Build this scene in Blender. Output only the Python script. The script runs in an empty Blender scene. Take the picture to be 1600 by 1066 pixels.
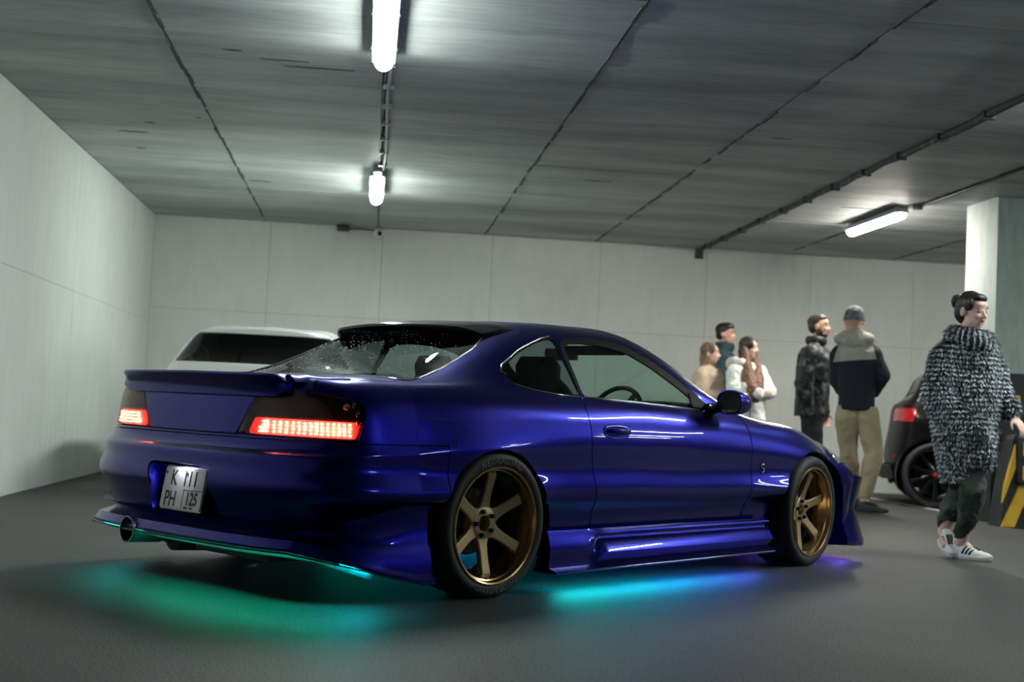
import bpy, bmesh, math, random
import numpy as np
from mathutils import Vector, Matrix, Euler
random.seed(7)
D = bpy.data
scn = bpy.context.scene
COL = scn.collection
R = math.radians
# ================= camera, world, exposure =================
cam_d = D.cameras.new('camera'); cam = D.objects.new('camera', cam_d); COL.objects.link(cam); scn.camera = cam
cam_d.sensor_width = 36; cam_d.lens = 2050/1600*36; cam_d.clip_start = .05; cam_d.clip_end = 200
def cam_axes(yaw, pitch, roll):
    f = Vector((math.sin(yaw)*math.cos(pitch), math.cos(yaw)*math.cos(pitch), math.sin(pitch)))
    r = Vector((math.cos(yaw), -math.sin(yaw), 0)); u = r.cross(f)
    return r*math.cos(roll)+u*math.sin(roll), u*math.cos(roll)-r*math.sin(roll), f
_r, _u, _f = cam_axes(.10886628, .05451047, .04772409)
M = Matrix((_r, _u, -_f)).transposed().to_4x4(); M.translation = (0, 0, .7629)
cam.matrix_world = M
cam_d.dof.use_dof = True; cam_d.dof.focus_distance = 5.9; cam_d.dof.aperture_fstop = 2.6
w = D.worlds.new('world'); scn.world = w; w.use_nodes = True
w.node_tree.nodes['Background'].inputs[0].default_value = (.010, .013, .016, 1)
w.node_tree.nodes['Background'].inputs[1].default_value = 1.0
scn.view_settings.view_transform = 'Standard'; scn.view_settings.look = 'None'
scn.view_settings.exposure = 0.0; scn.view_settings.gamma = 1
TUBE_POWER = 275.0          # emission strength of the ceiling tubes

# ================= helpers =================
def srgb(r, g, b): 
    f = lambda c: (c/255/12.92 if c/255 <= .04045 else ((c/255+.055)/1.055)**2.4)
    return (f(r), f(g), f(b), 1)
def sinp(n, name, v):
    if name in n.inputs: n.inputs[name].default_value = v
MATS = {}
def mat(name, col, rough=.5, metal=0., coat=0., spec=None, emit=None, estr=0., noise=None, bump=None, sheen=0, trans=0, ior=None, coat_rough=.03):
    m = D.materials.new(name); m.use_nodes = True; nt = m.node_tree; b = nt.nodes['Principled BSDF']
    if len(col) == 3: col = (*col, 1)
    b.inputs['Base Color'].default_value = col; b.inputs['Roughness'].default_value = rough
    b.inputs['Metallic'].default_value = metal
    sinp(b, 'Coat Weight', coat); sinp(b, 'Coat Roughness', coat_rough)
    if spec is not None: sinp(b, 'Specular IOR Level', spec)
    if sheen: sinp(b, 'Sheen Weight', sheen)
    if trans: sinp(b, 'Transmission Weight', trans)
    if ior: sinp(b, 'IOR', ior)
    if emit is not None:
        b.inputs['Emission Color'].default_value = (*emit[:3], 1); b.inputs['Emission Strength'].default_value = estr
    tc = nt.nodes.new('ShaderNodeTexCoord')
    if noise:                                   # (scale, second colour, contrast-lo, contrast-hi)
        n = nt.nodes.new('ShaderNodeTexNoise'); n.inputs['Scale'].default_value = noise[0]; n.inputs['Detail'].default_value = 6
        nt.links.new(tc.outputs['Object'], n.inputs['Vector'])
        r = nt.nodes.new('ShaderNodeValToRGB'); nt.links.new(n.outputs['Fac'], r.inputs[0])
        r.color_ramp.elements[0].position = noise[2]; r.color_ramp.elements[1].position = noise[3]
        r.color_ramp.elements[0].color = col; r.color_ramp.elements[1].color = (*noise[1][:3], 1)
        nt.links.new(r.outputs[0], b.inputs['Base Color'])
    if bump:                                    # (scale, strength)
        n = nt.nodes.new('ShaderNodeTexNoise'); n.inputs['Scale'].default_value = bump[0]; n.inputs['Detail'].default_value = 5
        nt.links.new(tc.outputs['Object'], n.inputs['Vector'])
        bp = nt.nodes.new('ShaderNodeBump'); bp.inputs['Strength'].default_value = bump[1]; bp.inputs['Distance'].default_value = .01
        nt.links.new(n.outputs['Fac'], bp.inputs['Height']); nt.links.new(bp.outputs[0], b.inputs['Normal'])
    MATS[name] = m
    return m
def glass_mat(name, tint, rough=0.0, fres=1.5, coat_mix=1.0):
    m = D.materials.new(name); m.use_nodes = True; nt = m.node_tree; nt.nodes.clear()
    o = nt.nodes.new('ShaderNodeOutputMaterial'); t = nt.nodes.new('ShaderNodeBsdfTransparent'); g = nt.nodes.new('ShaderNodeBsdfGlossy')
    f = nt.nodes.new('ShaderNodeFresnel'); ge = nt.nodes.new('ShaderNodeNewGeometry'); ma = nt.nodes.new('ShaderNodeMapRange')   # thin sheet: same reflection from both sides
    ma.inputs[3].default_value = fres; ma.inputs[4].default_value = 1/fres; nt.links.new(ge.outputs['Backfacing'], ma.inputs[0]); nt.links.new(ma.outputs[0], f.inputs[0]); x = nt.nodes.new('ShaderNodeMixShader')
    t.inputs[0].default_value = (*tint, 1); g.inputs['Roughness'].default_value = rough
    nt.links.new(f.outputs[0], x.inputs[0]); nt.links.new(t.outputs[0], x.inputs[1]); nt.links.new(g.outputs[0], x.inputs[2])
    nt.links.new(x.outputs[0], o.inputs[0]); MATS[name] = m
    return m
def link(o, parent=None):
    COL.objects.link(o)
    if parent is not None: o.parent = parent
    return o
def tag(o, label=None, cat=None, group=None, kind=None):
    if label: o['label'] = label
    if cat: o['category'] = cat
    if group: o['group'] = group
    if kind: o['kind'] = kind
    return o
def empty(name, loc=(0, 0, 0), rz=0.):
    o = D.objects.new(name, None); o.empty_display_size = .1; o.location = loc; o.rotation_euler = (0, 0, rz)
    return link(o)
def copy_tree(o, parent=None):
    c = o.copy(); COL.objects.link(c)
    if parent is not None: c.parent = parent
    for ch in list(o.children): copy_tree(ch, c)
    return c
def mesh_obj(name, verts, faces, m, parent=None, smooth=False, normals=None, mi=None):
    me = D.meshes.new(name); me.from_pydata([tuple(map(float, v)) for v in verts], [], faces)
    for q in (m if isinstance(m, (list, tuple)) else [m]): me.materials.append(q)
    if smooth or normals is not None: me.polygons.foreach_set('use_smooth', [True]*len(me.polygons))
    if mi is not None: me.polygons.foreach_set('material_index', mi)
    me.update()
    if normals is not None: me.normals_split_custom_set_from_vertices([tuple(map(float, n)) for n in normals])
    return link(D.objects.new(name, me), parent)
class MB:
    """collects shapes into one mesh"""
    def __init__(s): s.v = []; s.f = []; s.m = []; s.mi = 0; s.T = Matrix()
    def add(s, vs, fs):
        k = len(s.v); s.v += [tuple(s.T @ Vector(v)) for v in vs]; s.f += [tuple(i+k for i in f) for f in fs]; s.m += [s.mi]*len(fs)
    def box(s, c, d, rot=None, taper=1.0):
        hx, hy, hz = d[0]/2, d[1]/2, d[2]/2
        vs = [Vector((x*hx*(taper if z > 0 else 1), y*hy*(taper if z > 0 else 1), z*hz)) for z in (-1, 1) for x, y in ((-1, -1), (1, -1), (1, 1), (-1, 1))]
        if rot is not None: q = Euler(rot).to_matrix(); vs = [q @ v for v in vs]
        s.add([v+Vector(c) for v in vs], [(3, 2, 1, 0), (4, 5, 6, 7), (0, 1, 5, 4), (1, 2, 6, 5), (2, 3, 7, 6), (3, 0, 4, 7)])
    def rings(s, rs, cap=(True, True), closed=True):
        n = len(rs[0]); vs = [p for r in rs for p in r]; fs = []
        for i in range(len(rs)-1):
            for j in range(n if closed else n-1):
                a = i*n+j; b = i*n+(j+1) % n
                fs.append((a, b, b+n, a+n))
        if cap[0]: fs.append(tuple(range(n-1, -1, -1)))
        if cap[1]: fs.append(tuple((len(rs)-1)*n+j for j in range(n)))
        s.add(vs, fs)
    def tube(s, pts, r, seg=10, cap=True):
        pts = [Vector(p) for p in pts]; rs = []
        rr = r if isinstance(r, (list, tuple)) else [r]*len(pts)
        up = None
        for i, p in enumerate(pts):
            d = (pts[min(i+1, len(pts)-1)]-pts[max(i-1, 0)]).normalized()
            if up is None: up = Vector((0, 0, 1)) if abs(d.z) < .9 else Vector((1, 0, 0))
            a = d.cross(up).normalized(); up = a.cross(d).normalized()
            rs.append([p+(a*math.cos(t)+up*math.sin(t))*rr[i] for t in [2*math.pi*k/seg for k in range(seg)]])
        s.rings(rs, (cap, cap))
    def cyl(s, a, b, r, seg=16, r2=None): s.tube([a, b], [r, r if r2 is None else r2], seg)
    def lathe(s, prof, seg=48, axis='y', close=False):
        """prof: (radius, along-axis) pairs revolved round the axis through the origin"""
        rs = []
        pr = list(prof)+([prof[0]] if close else [])
        for r, h in pr:
            ring = []
            for k in range(seg):
                t = 2*math.pi*k/seg; c, q = r*math.cos(t), r*math.sin(t)
                ring.append({'y': (c, h, q), 'z': (c, q, h), 'x': (h, c, q)}[axis])
            rs.append(ring)
        s.rings(rs, (False, False))
    def ell(s, c, d, seg=16, rot=None):
        n = seg; rs = []; c = Vector(c); q = Euler(rot).to_matrix() if rot is not None else Matrix.Identity(3)
        h = max(6, n//2)
        for i in range(1, h):
            t = math.pi*i/h
            rs.append([c+q @ Vector((d[0]*math.sin(t)*math.cos(p), d[1]*math.sin(t)*math.sin(p), -d[2]*math.cos(t))) for p in [2*math.pi*k/n for k in range(n)]])
        k0 = len(s.v); s.rings(rs, (False, False))
        top = c+q @ Vector((0, 0, d[2])); bot = c-q @ Vector((0, 0, d[2]))
        m = len(rs)*n
        s.v += [tuple(s.T @ bot), tuple(s.T @ top)]
        for j in range(n):
            s.f.append((k0+m, k0+(j+1) % n, k0+j)); s.m.append(s.mi)
            s.f.append((k0+m+1, k0+m-n+j, k0+m-n+(j+1) % n)); s.m.append(s.mi)
    def prism(s, poly, a, b, ax='z'):
        """poly 2-D extruded from a to b along ax"""
        f = {'z': lambda u, v, t: (u, v, t), 'y': lambda u, v, t: (u, t, v), 'x': lambda u, v, t: (t, u, v)}[ax]
        s.rings([[f(u, v, a) for u, v in poly], [f(u, v, b) for u, v in poly]])
    def build(s, name, m, parent=None, smooth=False, bevel=0, segs=2, subsurf=0, auto=None, weld=False):
        me = D.meshes.new(name); me.from_pydata(s.v, [], s.f)
        for q in (m if isinstance(m, (list, tuple)) else [m]): me.materials.append(q)
        me.polygons.foreach_set('material_index', s.m); me.update()
        bm = bmesh.new(); bm.from_mesh(me)
        if weld: bmesh.ops.remove_doubles(bm, verts=bm.verts, dist=1e-5)
        bmesh.ops.recalc_face_normals(bm, faces=bm.faces); bm.to_mesh(me); bm.free()
        if smooth: me.polygons.foreach_set('use_smooth', [True]*len(me.polygons))
        o = link(D.objects.new(name, me), parent)
        if bevel:
            b = o.modifiers.new('b', 'BEVEL'); b.width = bevel; b.segments = segs; b.limit_method = 'ANGLE'; b.angle_limit = R(30)
            if smooth: b.harden_normals = False
        if subsurf: q = o.modifiers.new('s', 'SUBSURF'); q.levels = q.render_levels = subsurf
        if auto is not None: me.set_sharp_from_angle(angle=R(auto))
        return o
def text_mesh(name, txt, size, depth, m, parent=None, loc=(0, 0, 0), rot=(0, 0, 0), align='LEFT', sx=1.0, bold=0.0):
    cu = D.curves.new(name, 'FONT'); cu.body = txt; cu.size = size; cu.extrude = depth; cu.align_x = align; cu.offset = bold; cu.resolution_u = 3
    t = D.objects.new(name+'_tmp', cu); COL.objects.link(t)
    bpy.context.view_layer.update()
    me = D.meshes.new_from_object(t.evaluated_get(bpy.context.evaluated_depsgraph_get()))
    COL.objects.unlink(t); D.objects.remove(t)
    me.name = name; me.materials.clear(); me.materials.append(m)
    for v in me.vertices: v.co.x *= sx
    o = link(D.objects.new(name, me), parent); o.location = loc; o.rotation_euler = rot
    return o
def bake(o):
    """replace an object's mesh by its evaluated one (modifiers applied)"""
    bpy.context.view_layer.update()
    me = D.meshes.new_from_object(o.evaluated_get(bpy.context.evaluated_depsgraph_get()))
    o.modifiers.clear(); o.data = me
    return o
# ================= materials =================
def concrete(name, c1, c2, rough=.85, scale=1.2, streak=(1, 1, 1), bump=.15, grain=.55):
    m = D.materials.new(name); m.use_nodes = True; nt = m.node_tree; b = nt.nodes['Principled BSDF']; L = nt.links.new
    g = nt.nodes.new('ShaderNodeNewGeometry'); mp = nt.nodes.new('ShaderNodeMapping'); mp.inputs['Scale'].default_value = streak
    L(g.outputs['Position'], mp.inputs[0])
    n1 = nt.nodes.new('ShaderNodeTexNoise'); n1.inputs['Scale'].default_value = scale; n1.inputs['Detail'].default_value = 9; n1.inputs['Roughness'].default_value = .62
    n2 = nt.nodes.new('ShaderNodeTexNoise'); n2.inputs['Scale'].default_value = scale*14; n2.inputs['Detail'].default_value = 4
    L(mp.outputs[0], n1.inputs['Vector']); L(mp.outputs[0], n2.inputs['Vector'])
    r = nt.nodes.new('ShaderNodeValToRGB'); r.color_ramp.elements[0].position = .32; r.color_ramp.elements[1].position = .68
    r.color_ramp.elements[0].color = (*c1, 1); r.color_ramp.elements[1].color = (*c2, 1)
    L(n1.outputs['Fac'], r.inputs[0])
    mx = nt.nodes.new('ShaderNodeMix'); mx.data_type = 'RGBA'; mx.blend_type = 'MULTIPLY'; mx.inputs[0].default_value = .35
    r2 = nt.nodes.new('ShaderNodeValToRGB'); r2.color_ramp.elements[0].position = .3; r2.color_ramp.elements[1].position = .6
    r2.color_ramp.elements[0].color = (grain, grain, grain, 1); L(n2.outputs['Fac'], r2.inputs[0])
    L(r.outputs[0], mx.inputs[6]); L(r2.outputs[0], mx.inputs[7]); L(mx.outputs[2], b.inputs['Base Color'])
    b.inputs['Roughness'].default_value = rough
    bp = nt.nodes.new('ShaderNodeBump'); bp.inputs['Strength'].default_value = bump; bp.inputs['Distance'].default_value = .01
    L(n2.outputs['Fac'], bp.inputs['Height']); L(bp.outputs[0], b.inputs['Normal'])
    MATS[name] = m
    return m
M_wall = concrete('painted_concrete_wall', (.62, .635, .60), (.69, .705, .67), .8, .7, (1, 1, .25), .05, .84)
M_ceil = concrete('formed_concrete_ceiling', (.25, .27, .275), (.56, .59, .58), .6, .8, (.45, 2.6, 1), .10)
M_far = concrete('dimmed_far_concrete', (.06, .07, .07), (.12, .13, .13), .8, .9, (1, 1, .2), .06)  # dimness of the room's unseen end put into these walls' colour
M_col = concrete('pillar_paint', (.34, .40, .38), (.48, .54, .51), .75, 1.2, (1, 1, .3), .06)
def asphalt(name):
    m = D.materials.new(name); m.use_nodes = True; nt = m.node_tree; b = nt.nodes['Principled BSDF']; L = nt.links.new
    g = nt.nodes.new('ShaderNodeNewGeometry')
    n1 = nt.nodes.new('ShaderNodeTexNoise'); n1.inputs['Scale'].default_value = 120; n1.inputs['Detail'].default_value = 5
    n2 = nt.nodes.new('ShaderNodeTexNoise'); n2.inputs['Scale'].default_value = .7; n2.inputs['Detail'].default_value = 6
    v = nt.nodes.new('ShaderNodeTexVoronoi'); v.inputs['Scale'].default_value = 110
    for n in (n1, n2, v): L(g.outputs['Position'], n.inputs['Vector'])
    r = nt.nodes.new('ShaderNodeValToRGB'); r.color_ramp.elements[0].position = .35; r.color_ramp.elements[1].position = .72
    r.color_ramp.elements[0].color = (.020, .021, .022, 1); r.color_ramp.elements[1].color = (.125, .127, .122, 1); L(n1.outputs['Fac'], r.inputs[0])
    mx = nt.nodes.new('ShaderNodeMix'); mx.data_type = 'RGBA'; mx.blend_type = 'MULTIPLY'; mx.inputs[0].default_value = .8
    r2 = nt.nodes.new('ShaderNodeValToRGB'); r2.color_ramp.elements[0].position = .3; r2.color_ramp.elements[1].position = .7
    r2.color_ramp.elements[0].color = (.6, .6, .6, 1); L(n2.outputs['Fac'], r2.inputs[0])
    L(r.outputs[0], mx.inputs[6]); L(r2.outputs[0], mx.inputs[7]); L(mx.outputs[2], b.inputs['Base Color'])
    b.inputs['Roughness'].default_value = .62; sinp(b, 'Specular IOR Level', .35)
    bp = nt.nodes.new('ShaderNodeBump'); bp.inputs['Strength'].default_value = .5; bp.inputs['Distance'].default_value = .004
    L(v.outputs['Distance'], bp.inputs['Height']); L(bp.outputs[0], b.inputs['Normal'])
    MATS[name] = m
    return m
M_floor = asphalt('asphalt')
M_white_line = mat('white_line_paint', (.62, .62, .58), .7, noise=(9, (.42, .42, .40), .4, .7))
M_grey_plastic = mat('grey_plastic', (.30, .32, .32), .5)
M_dark = mat('dark_plastic', (.012, .012, .014), .45)
M_dark_rust = mat('dark_metal_pipe', (.045, .047, .048), .7, noise=(14, (.22, .22, .21), .55, .8))
M_seam = mat('joint_mortar', (.07, .075, .075), .9, noise=(20, (.32, .33, .32), .6, .85))
def emitter(name, col, s): return mat(name, (.8, .8, .8), .4, emit=col, estr=s)
def tube_mat(name, col):
    # led strip behind a frosted cover: the cover is brightest underneath and dimmer on its flanks
    m = emitter(name, col, TUBE_POWER); nt = m.node_tree; g = nt.nodes.new('ShaderNodeNewGeometry'); sx = nt.nodes.new('ShaderNodeSeparateXYZ')
    r = nt.nodes.new('ShaderNodeMapRange'); r.inputs[1].default_value = 1; r.inputs[2].default_value = 0; r.inputs[3].default_value = TUBE_POWER; r.inputs[4].default_value = TUBE_POWER*.12; pw = nt.nodes.new('ShaderNodeMath'); pw.operation = 'POWER'; pw.inputs[1].default_value = 2; ab = nt.nodes.new('ShaderNodeMath'); ab.operation = 'ABSOLUTE'
    nt.links.new(g.outputs['True Normal'], sx.inputs[0]); nt.links.new(sx.outputs[2], ab.inputs[0]); nt.links.new(ab.outputs[0], pw.inputs[0]); nt.links.new(pw.outputs[0], r.inputs[0]); nt.links.new(r.outputs[0], nt.nodes['Principled BSDF'].inputs['Emission Strength'])
    return m
M_tube = tube_mat('tube_diffuser', (.90, 1.0, .94))
M_tube_warm = tube_mat('tube_diffuser_warm', (1.0, .95, .86))
M_lamp_house = mat('lamp_inner_housing', (.16, .075, .075), .32, .8)
# car
def paint(name, col, metal=.55, rough=.33):
    m = mat(name, col, rough, metal, coat=.62, coat_rough=.015); b = m.node_tree.nodes['Principled BSDF']; nt = m.node_tree
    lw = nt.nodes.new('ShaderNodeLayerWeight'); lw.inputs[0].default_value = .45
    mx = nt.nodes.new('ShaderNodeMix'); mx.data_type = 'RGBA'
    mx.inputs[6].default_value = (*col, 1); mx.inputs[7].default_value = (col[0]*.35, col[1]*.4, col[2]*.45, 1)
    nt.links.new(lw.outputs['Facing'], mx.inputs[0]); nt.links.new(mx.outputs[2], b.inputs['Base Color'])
    return m
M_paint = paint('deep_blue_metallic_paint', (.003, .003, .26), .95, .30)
M_paint_white = mat('white_car_paint', (.90, .91, .90), .3, coat=1)
M_paint_black = mat('black_car_paint', (.006, .006, .007), .4, coat=.08, spec=.07)
M_black_gloss = mat('gloss_black_trim', (.008, .008, .009), .12)
M_black_rubber = mat('black_rubber', (.006, .006, .007), .6, spec=.2)
M_tyre = mat('tyre_rubber', (.016, .017, .019), .62, bump=(60, .15))
M_tyre_text = mat('tyre_lettering', (.10, .115, .12), .6)
M_bronze = mat('bronze_rim', (.40, .29, .155), .42, .55, coat=.2)
M_bronze_lip = mat('bronze_lip', (.52, .35, .17), .22, .9)
M_nut = mat('blue_lug_nut', (.01, .07, .16), .25, .9)
M_chrome = mat('chrome', (.8, .8, .8), .08, 1)
M_steel = mat('brushed_steel', (.35, .36, .37), .35, 1)
M_glass_side = glass_mat('side_glass', (.70, .84, .80))
M_glass_rear = glass_mat('rear_tinted_glass', (.40, .46, .47))
M_glass_quarter = glass_mat('quarter_tinted_glass', (.30, .35, .36))
M_glass_dark = glass_mat('privacy_glass', (.05, .055, .06))
M_lens_red = glass_mat('red_lens', (1.0, .30, .28))
M_lens_smoke = glass_mat('smoked_lens', (.50, .42, .42))
M_lens_clear = glass_mat('clear_lens', (.9, .92, .95))
M_led = emitter('red_led', (1.0, .50, .32), 9)
M_led_soft = emitter('red_led_backing', (1.0, .03, .035), .85)
M_interior = mat('interior_dark', (.02, .021, .023), .8)
M_headliner = mat('headliner', (.10, .105, .10), .9)
M_seat = mat('grey_seat_fabric', (.13, .15, .155), .9)
M_plate = mat('plate_white', (.80, .80, .80), .4)
M_plate_ink = mat('plate_ink', (.02, .02, .025), .5)
M_droplet = mat('water_droplet', (.9, .9, .95), .05, trans=.0, spec=1.0)
# ================= the garage =================
H = 2.85; XL = -2.52; XR = 26.0; YB = 15.4; YF = -9.0
def struct(o): o['kind'] = 'structure'; return o
def room_box(name, lo, hi, m):
    b = MB(); b.box([(lo[i]+hi[i])/2 for i in range(3)], [hi[i]-lo[i] for i in range(3)])
    return struct(b.build(name, m))
room_box('floor', (XL-.3, YF-.3, -.2), (XR+.3, YB+.3, 0), M_floor)
ceil = room_box('ceiling', (XL-.3, YF-.3, H+.02), (XR+.3, YB+.3, H+.3), M_seam)
wl = room_box('wall_left', (XL-.3, YF, 0), (XL-.008, YB, H+.02), M_seam)
wb = room_box('wall_back', (XL-.3, YB+.008, 0), (XR+.3, YB+.3, H+.02), M_seam)
room_box('wall_right', (XR, YF, 0), (XR+.3, YB, H+.02), M_far)
room_box('wall_front', (XL-.3, YF-.3, 0), (XR+.3, YF, H+.02), M_far)
# formwork panels of the ceiling: real slabs with open joints between them
xs = [XL, -1.26, .03, 1.30, 2.62, 3.92, 4.96, 6.3, 7.6, 8.9, 10.2, 11.5, 12.8, 14.1, 15.4, 16.7, 18.0, 19.3, 20.6, 21.9, 23.2, 24.5, XR]
ys = [YB, 12.97, 10.88, 8.58, 6.35, 4.1, 1.9, -.3, -2.5, -4.7, -6.9, YF]
rnd = random.Random(3)
for i in range(len(xs)-1):
    for j in range(len(ys)-1):
        b = MB(); g = .008 if 0 < i else .006
        dz = rnd.uniform(-.003, .003)
        x0, x1, y0, y1 = xs[i]+g, xs[i+1]-g, ys[j+1]+.004, ys[j]-.004
        b.box(((x0+x1)/2, (y0+y1)/2, H+.011+dz/2), (x1-x0, y1-y0, .022-dz))
        b.build('concrete_panel', M_ceil, ceil)
# mortar squeezed out along the joints
for x in xs[1:-1]:
    b = MB(); y = YF+.2
    while y < YB-.1:
        l = rnd.uniform(.05, .30); wdt = rnd.uniform(.006, .028); o = rnd.uniform(-.008, .008)
        if rnd.random() < .75: b.box((x+o, y+l/2, H-.001), (wdt, l, rnd.uniform(.004, .016)), taper=1.25)
        y += l*rnd.uniform(.8, 1.1)
    o = b.build('joint_mortar', M_seam, ceil); o['kind'] = 'stuff'
# wall formwork panels
ye = [YB, 14.1, 12.8, 11.5, 10.2, 8.9, 7.6, 6.3, 4.6, 2.6, 0, -3, -6, YF]
for j in range(len(ye)-1):
    for z0, z1 in ((0, 1.62), (1.62, H)):
        b = MB(); t = .008+rnd.uniform(-.001, .0015)
        b.box((XL-.008+t/2, (ye[j]+ye[j+1])/2, (z0+z1)/2), (t, ye[j]-ye[j+1]-.004, z1-z0-.003)); b.build('concrete_panel', M_wall, wl)
xe = [XL, -1.2, .1, 1.4, 2.7, 4.0, 5.3, 6.6, 7.9, 9.2, 10.5, 11.8, 13.1, 14.4, 15.7, 17.0, 18.3, 20.9, 23.5, XR]
for j in range(len(xe)-1):
    for z0, z1 in ((0, 1.78), (1.78, H)):
        b = MB(); t = .008+rnd.uniform(-.001, .0015)
        b.box(((xe[j]+xe[j+1])/2, YB+.008-t/2, (z0+z1)/2), (xe[j+1]-xe[j]-.004, t, z1-z0-.003)); b.build('concrete_panel', M_wall, wb)
# spalls and scars on the ceiling (dark shallow voids) seen left of the lamp
b = MB()
for x, y, sx, sy in ((-.62, 8.05, .36, .03), (-.40, 8.18, .5, .035), (-.9, 7.9, .14, .04), (-1.75, 10.2, .12, .05), (-1.95, 10.6, .28, .06), (-1.35, 9.9, .06, .04), (-1.1, 12.6, .25, .04), (1.95, 11.4, .3, .04), (4.55, 11.9, .5, .03), (-2.0, 11.3, .10, .04), (2.9, 9.2, .22, .03)):
    n = 9; ring = []
    for k in range(n*2):
        a = math.pi*k/n; q = rnd.uniform(.6, 1.0)
        ring.append((x+math.cos(a)*sx/2*q, y+math.sin(a)*sy/2*q, H-.002))
    b.rings([[(p[0], p[1], H+.002) for p in ring], ring])
o = b.build('surface_scar', M_seam, ceil); o['kind'] = 'stuff'
# ---- ceiling lamps ----
def ceiling_lamp(x, y, label, m, grp=None, L=1.30, z=H-.0):
    t = empty('ceiling_lamp', (x, y, z)); tag(t, label, 'lamp', grp)
    b = MB(); b.prism([(-.060, -.03), (.060, -.03), (.070, -.074), (-.070, -.074)], -L/2, L/2, 'y'); b.build('lamp_housing', M_grey_plastic, t, bevel=.004)
    for s in (-.4, .4):
        b = MB(); b.box((0, s*L, -.015), (.05, .03, .034)); b.build('mounting_bracket', M_steel, t)
    # diffuser: rounded trough
    n = 14; prof = [(.055*math.cos(math.pi*k/n+math.pi), .062*math.sin(math.pi*k/n+math.pi)) for k in range(n+1)]
    b = MB(); rs = []
    for yy, s in ((-L/2+.0, .55), (-L/2+.012, .85), (-L/2+.035, 1), (L/2-.035, 1), (L/2-.012, .85), (L/2, .55)):
        rs.append([(p[0]*s, yy, -.0725+p[1]*s*.9) for p in prof])
    b.rings(rs); b.build('lamp_diffuser', m, t, smooth=True, auto=50)
    for s in (-.25, .25):
        for q in (-.072, .072): b = MB(); b.box((q, s*L, -.066), (.006, .03, .03)); b.build('clip', M_steel, t)
    return t
ceiling_lamp(0.0, 7.02, 'lit tube lamp at the top of the photo, nearest of the lamps on the ceiling', M_tube)
ceiling_lamp(0.0, 12.15, 'lit tube lamp with a bright end cap on the ceiling near the back wall', M_tube)
ceiling_lamp(4.83, 12.22, 'lit tube lamp on the right side of the ceiling above the standing people', M_tube_warm)
GR = 'tube lamps of the rows beyond the right edge'
for x, y in ((4.83, 7.05), (9.6, 12.2), (9.6, 7.05), (14.4, 12.2), (14.4, 7.05), (19.2, 7.05), (9.6, 1.9)):
    ceiling_lamp(x, y, 'unseen tube lamp %s, %s' % ({4.83: 'in the right lamp row', 9.6: 'one row past the pillar', 14.4: 'two rows past the pillar', 19.2: 'three rows past the pillar'}[x], {7.05: 'level with the coupe', 12.2: 'near the back wall', 1.9: 'level with the camera'}[y]), M_tube, GR)
# conduit between the two left lamps, clamped to the ceiling
t = empty('electrical_conduit', (.05, 9.7, H)); tag(t, 'thin grey conduit running along the ceiling between the two lamps', 'conduit')
b = MB(); b.tube([(0, -2.05, -.02), (-.012, -1, -.018), (0, 0, -.02), (.01, 1, -.018), (-.004, 1.75, -.02)], .012); b.build('pipe', M_grey_plastic, t, smooth=True)
b = MB(); b.tube([(-.04, -2.05, -.012), (-.052, -.9, -.012), (-.035, .4, -.012), (-.045, 1.75, -.012)], .006); b.build('cable', M_dark, t, smooth=True)
for k in range(7):
    b = MB(); b.box((-.01, -1.8+k*.55, -.018), (.075, .02, .034)); b.build('clamp', M_steel, t, bevel=.003)
b = MB(); b.box((-.05, 1.72, -.03), (.08, .14, .06)); b.build('junction_box', M_grey_plastic, t, bevel=.006)
# cable beyond the far lamp to the camera
t = empty('cable_run', (0, 14.0, H)); tag(t, 'cable run from the far lamp along the ceiling to the small camera', 'cable')
b = MB(); b.tube([(0, -1.1, -.012), (.01, 0, -.012), (.02, 1.20, -.012)], .012); b.build('pipe', M_grey_plastic, t, smooth=True)
# surveillance camera + dark box at the wall top
t = empty('security_camera', (.05, 15.28, H-.02)); tag(t, 'small white dome security camera at the top of the back wall', 'camera')
b = MB(); b.cyl((0, 0, .02), (0, 0, -.02), .05, 20); b.build('mount', M_grey_plastic, t, smooth=True, auto=40)
b = MB(); b.ell((0, -.03, -.06), (.058, .058, .058), 20); b.build('dome', mat('camera_white', (.75, .77, .76), .4), t, smooth=True)
b = MB(); b.lathe([(.0, -.094), (.026, -.092), (.028, -.085)], 20, 'y'); o = b.build('lens', M_black_gloss, t, smooth=True); o.location = (.012, -.005, -.07)
t = empty('junction_box', (-.36, 15.30, H-.01)); tag(t, 'dark flat junction box at the wall top left of the security camera', 'box')
b = MB(); b.box((0, 0, -.03), (.14, .14, .06)); b.build('box_body', M_dark, t, bevel=.008)
b = MB(); b.box((0, -.075, -.03), (.11, .012, .045)); b.build('box_cover', M_dark_rust, t, bevel=.004)
b = MB(); b.tube([(.07, .03, -.03), (.2, .04, -.02), (.36, .03, -.03)], .008); b.build('cable', M_dark, t, smooth=True)
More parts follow.
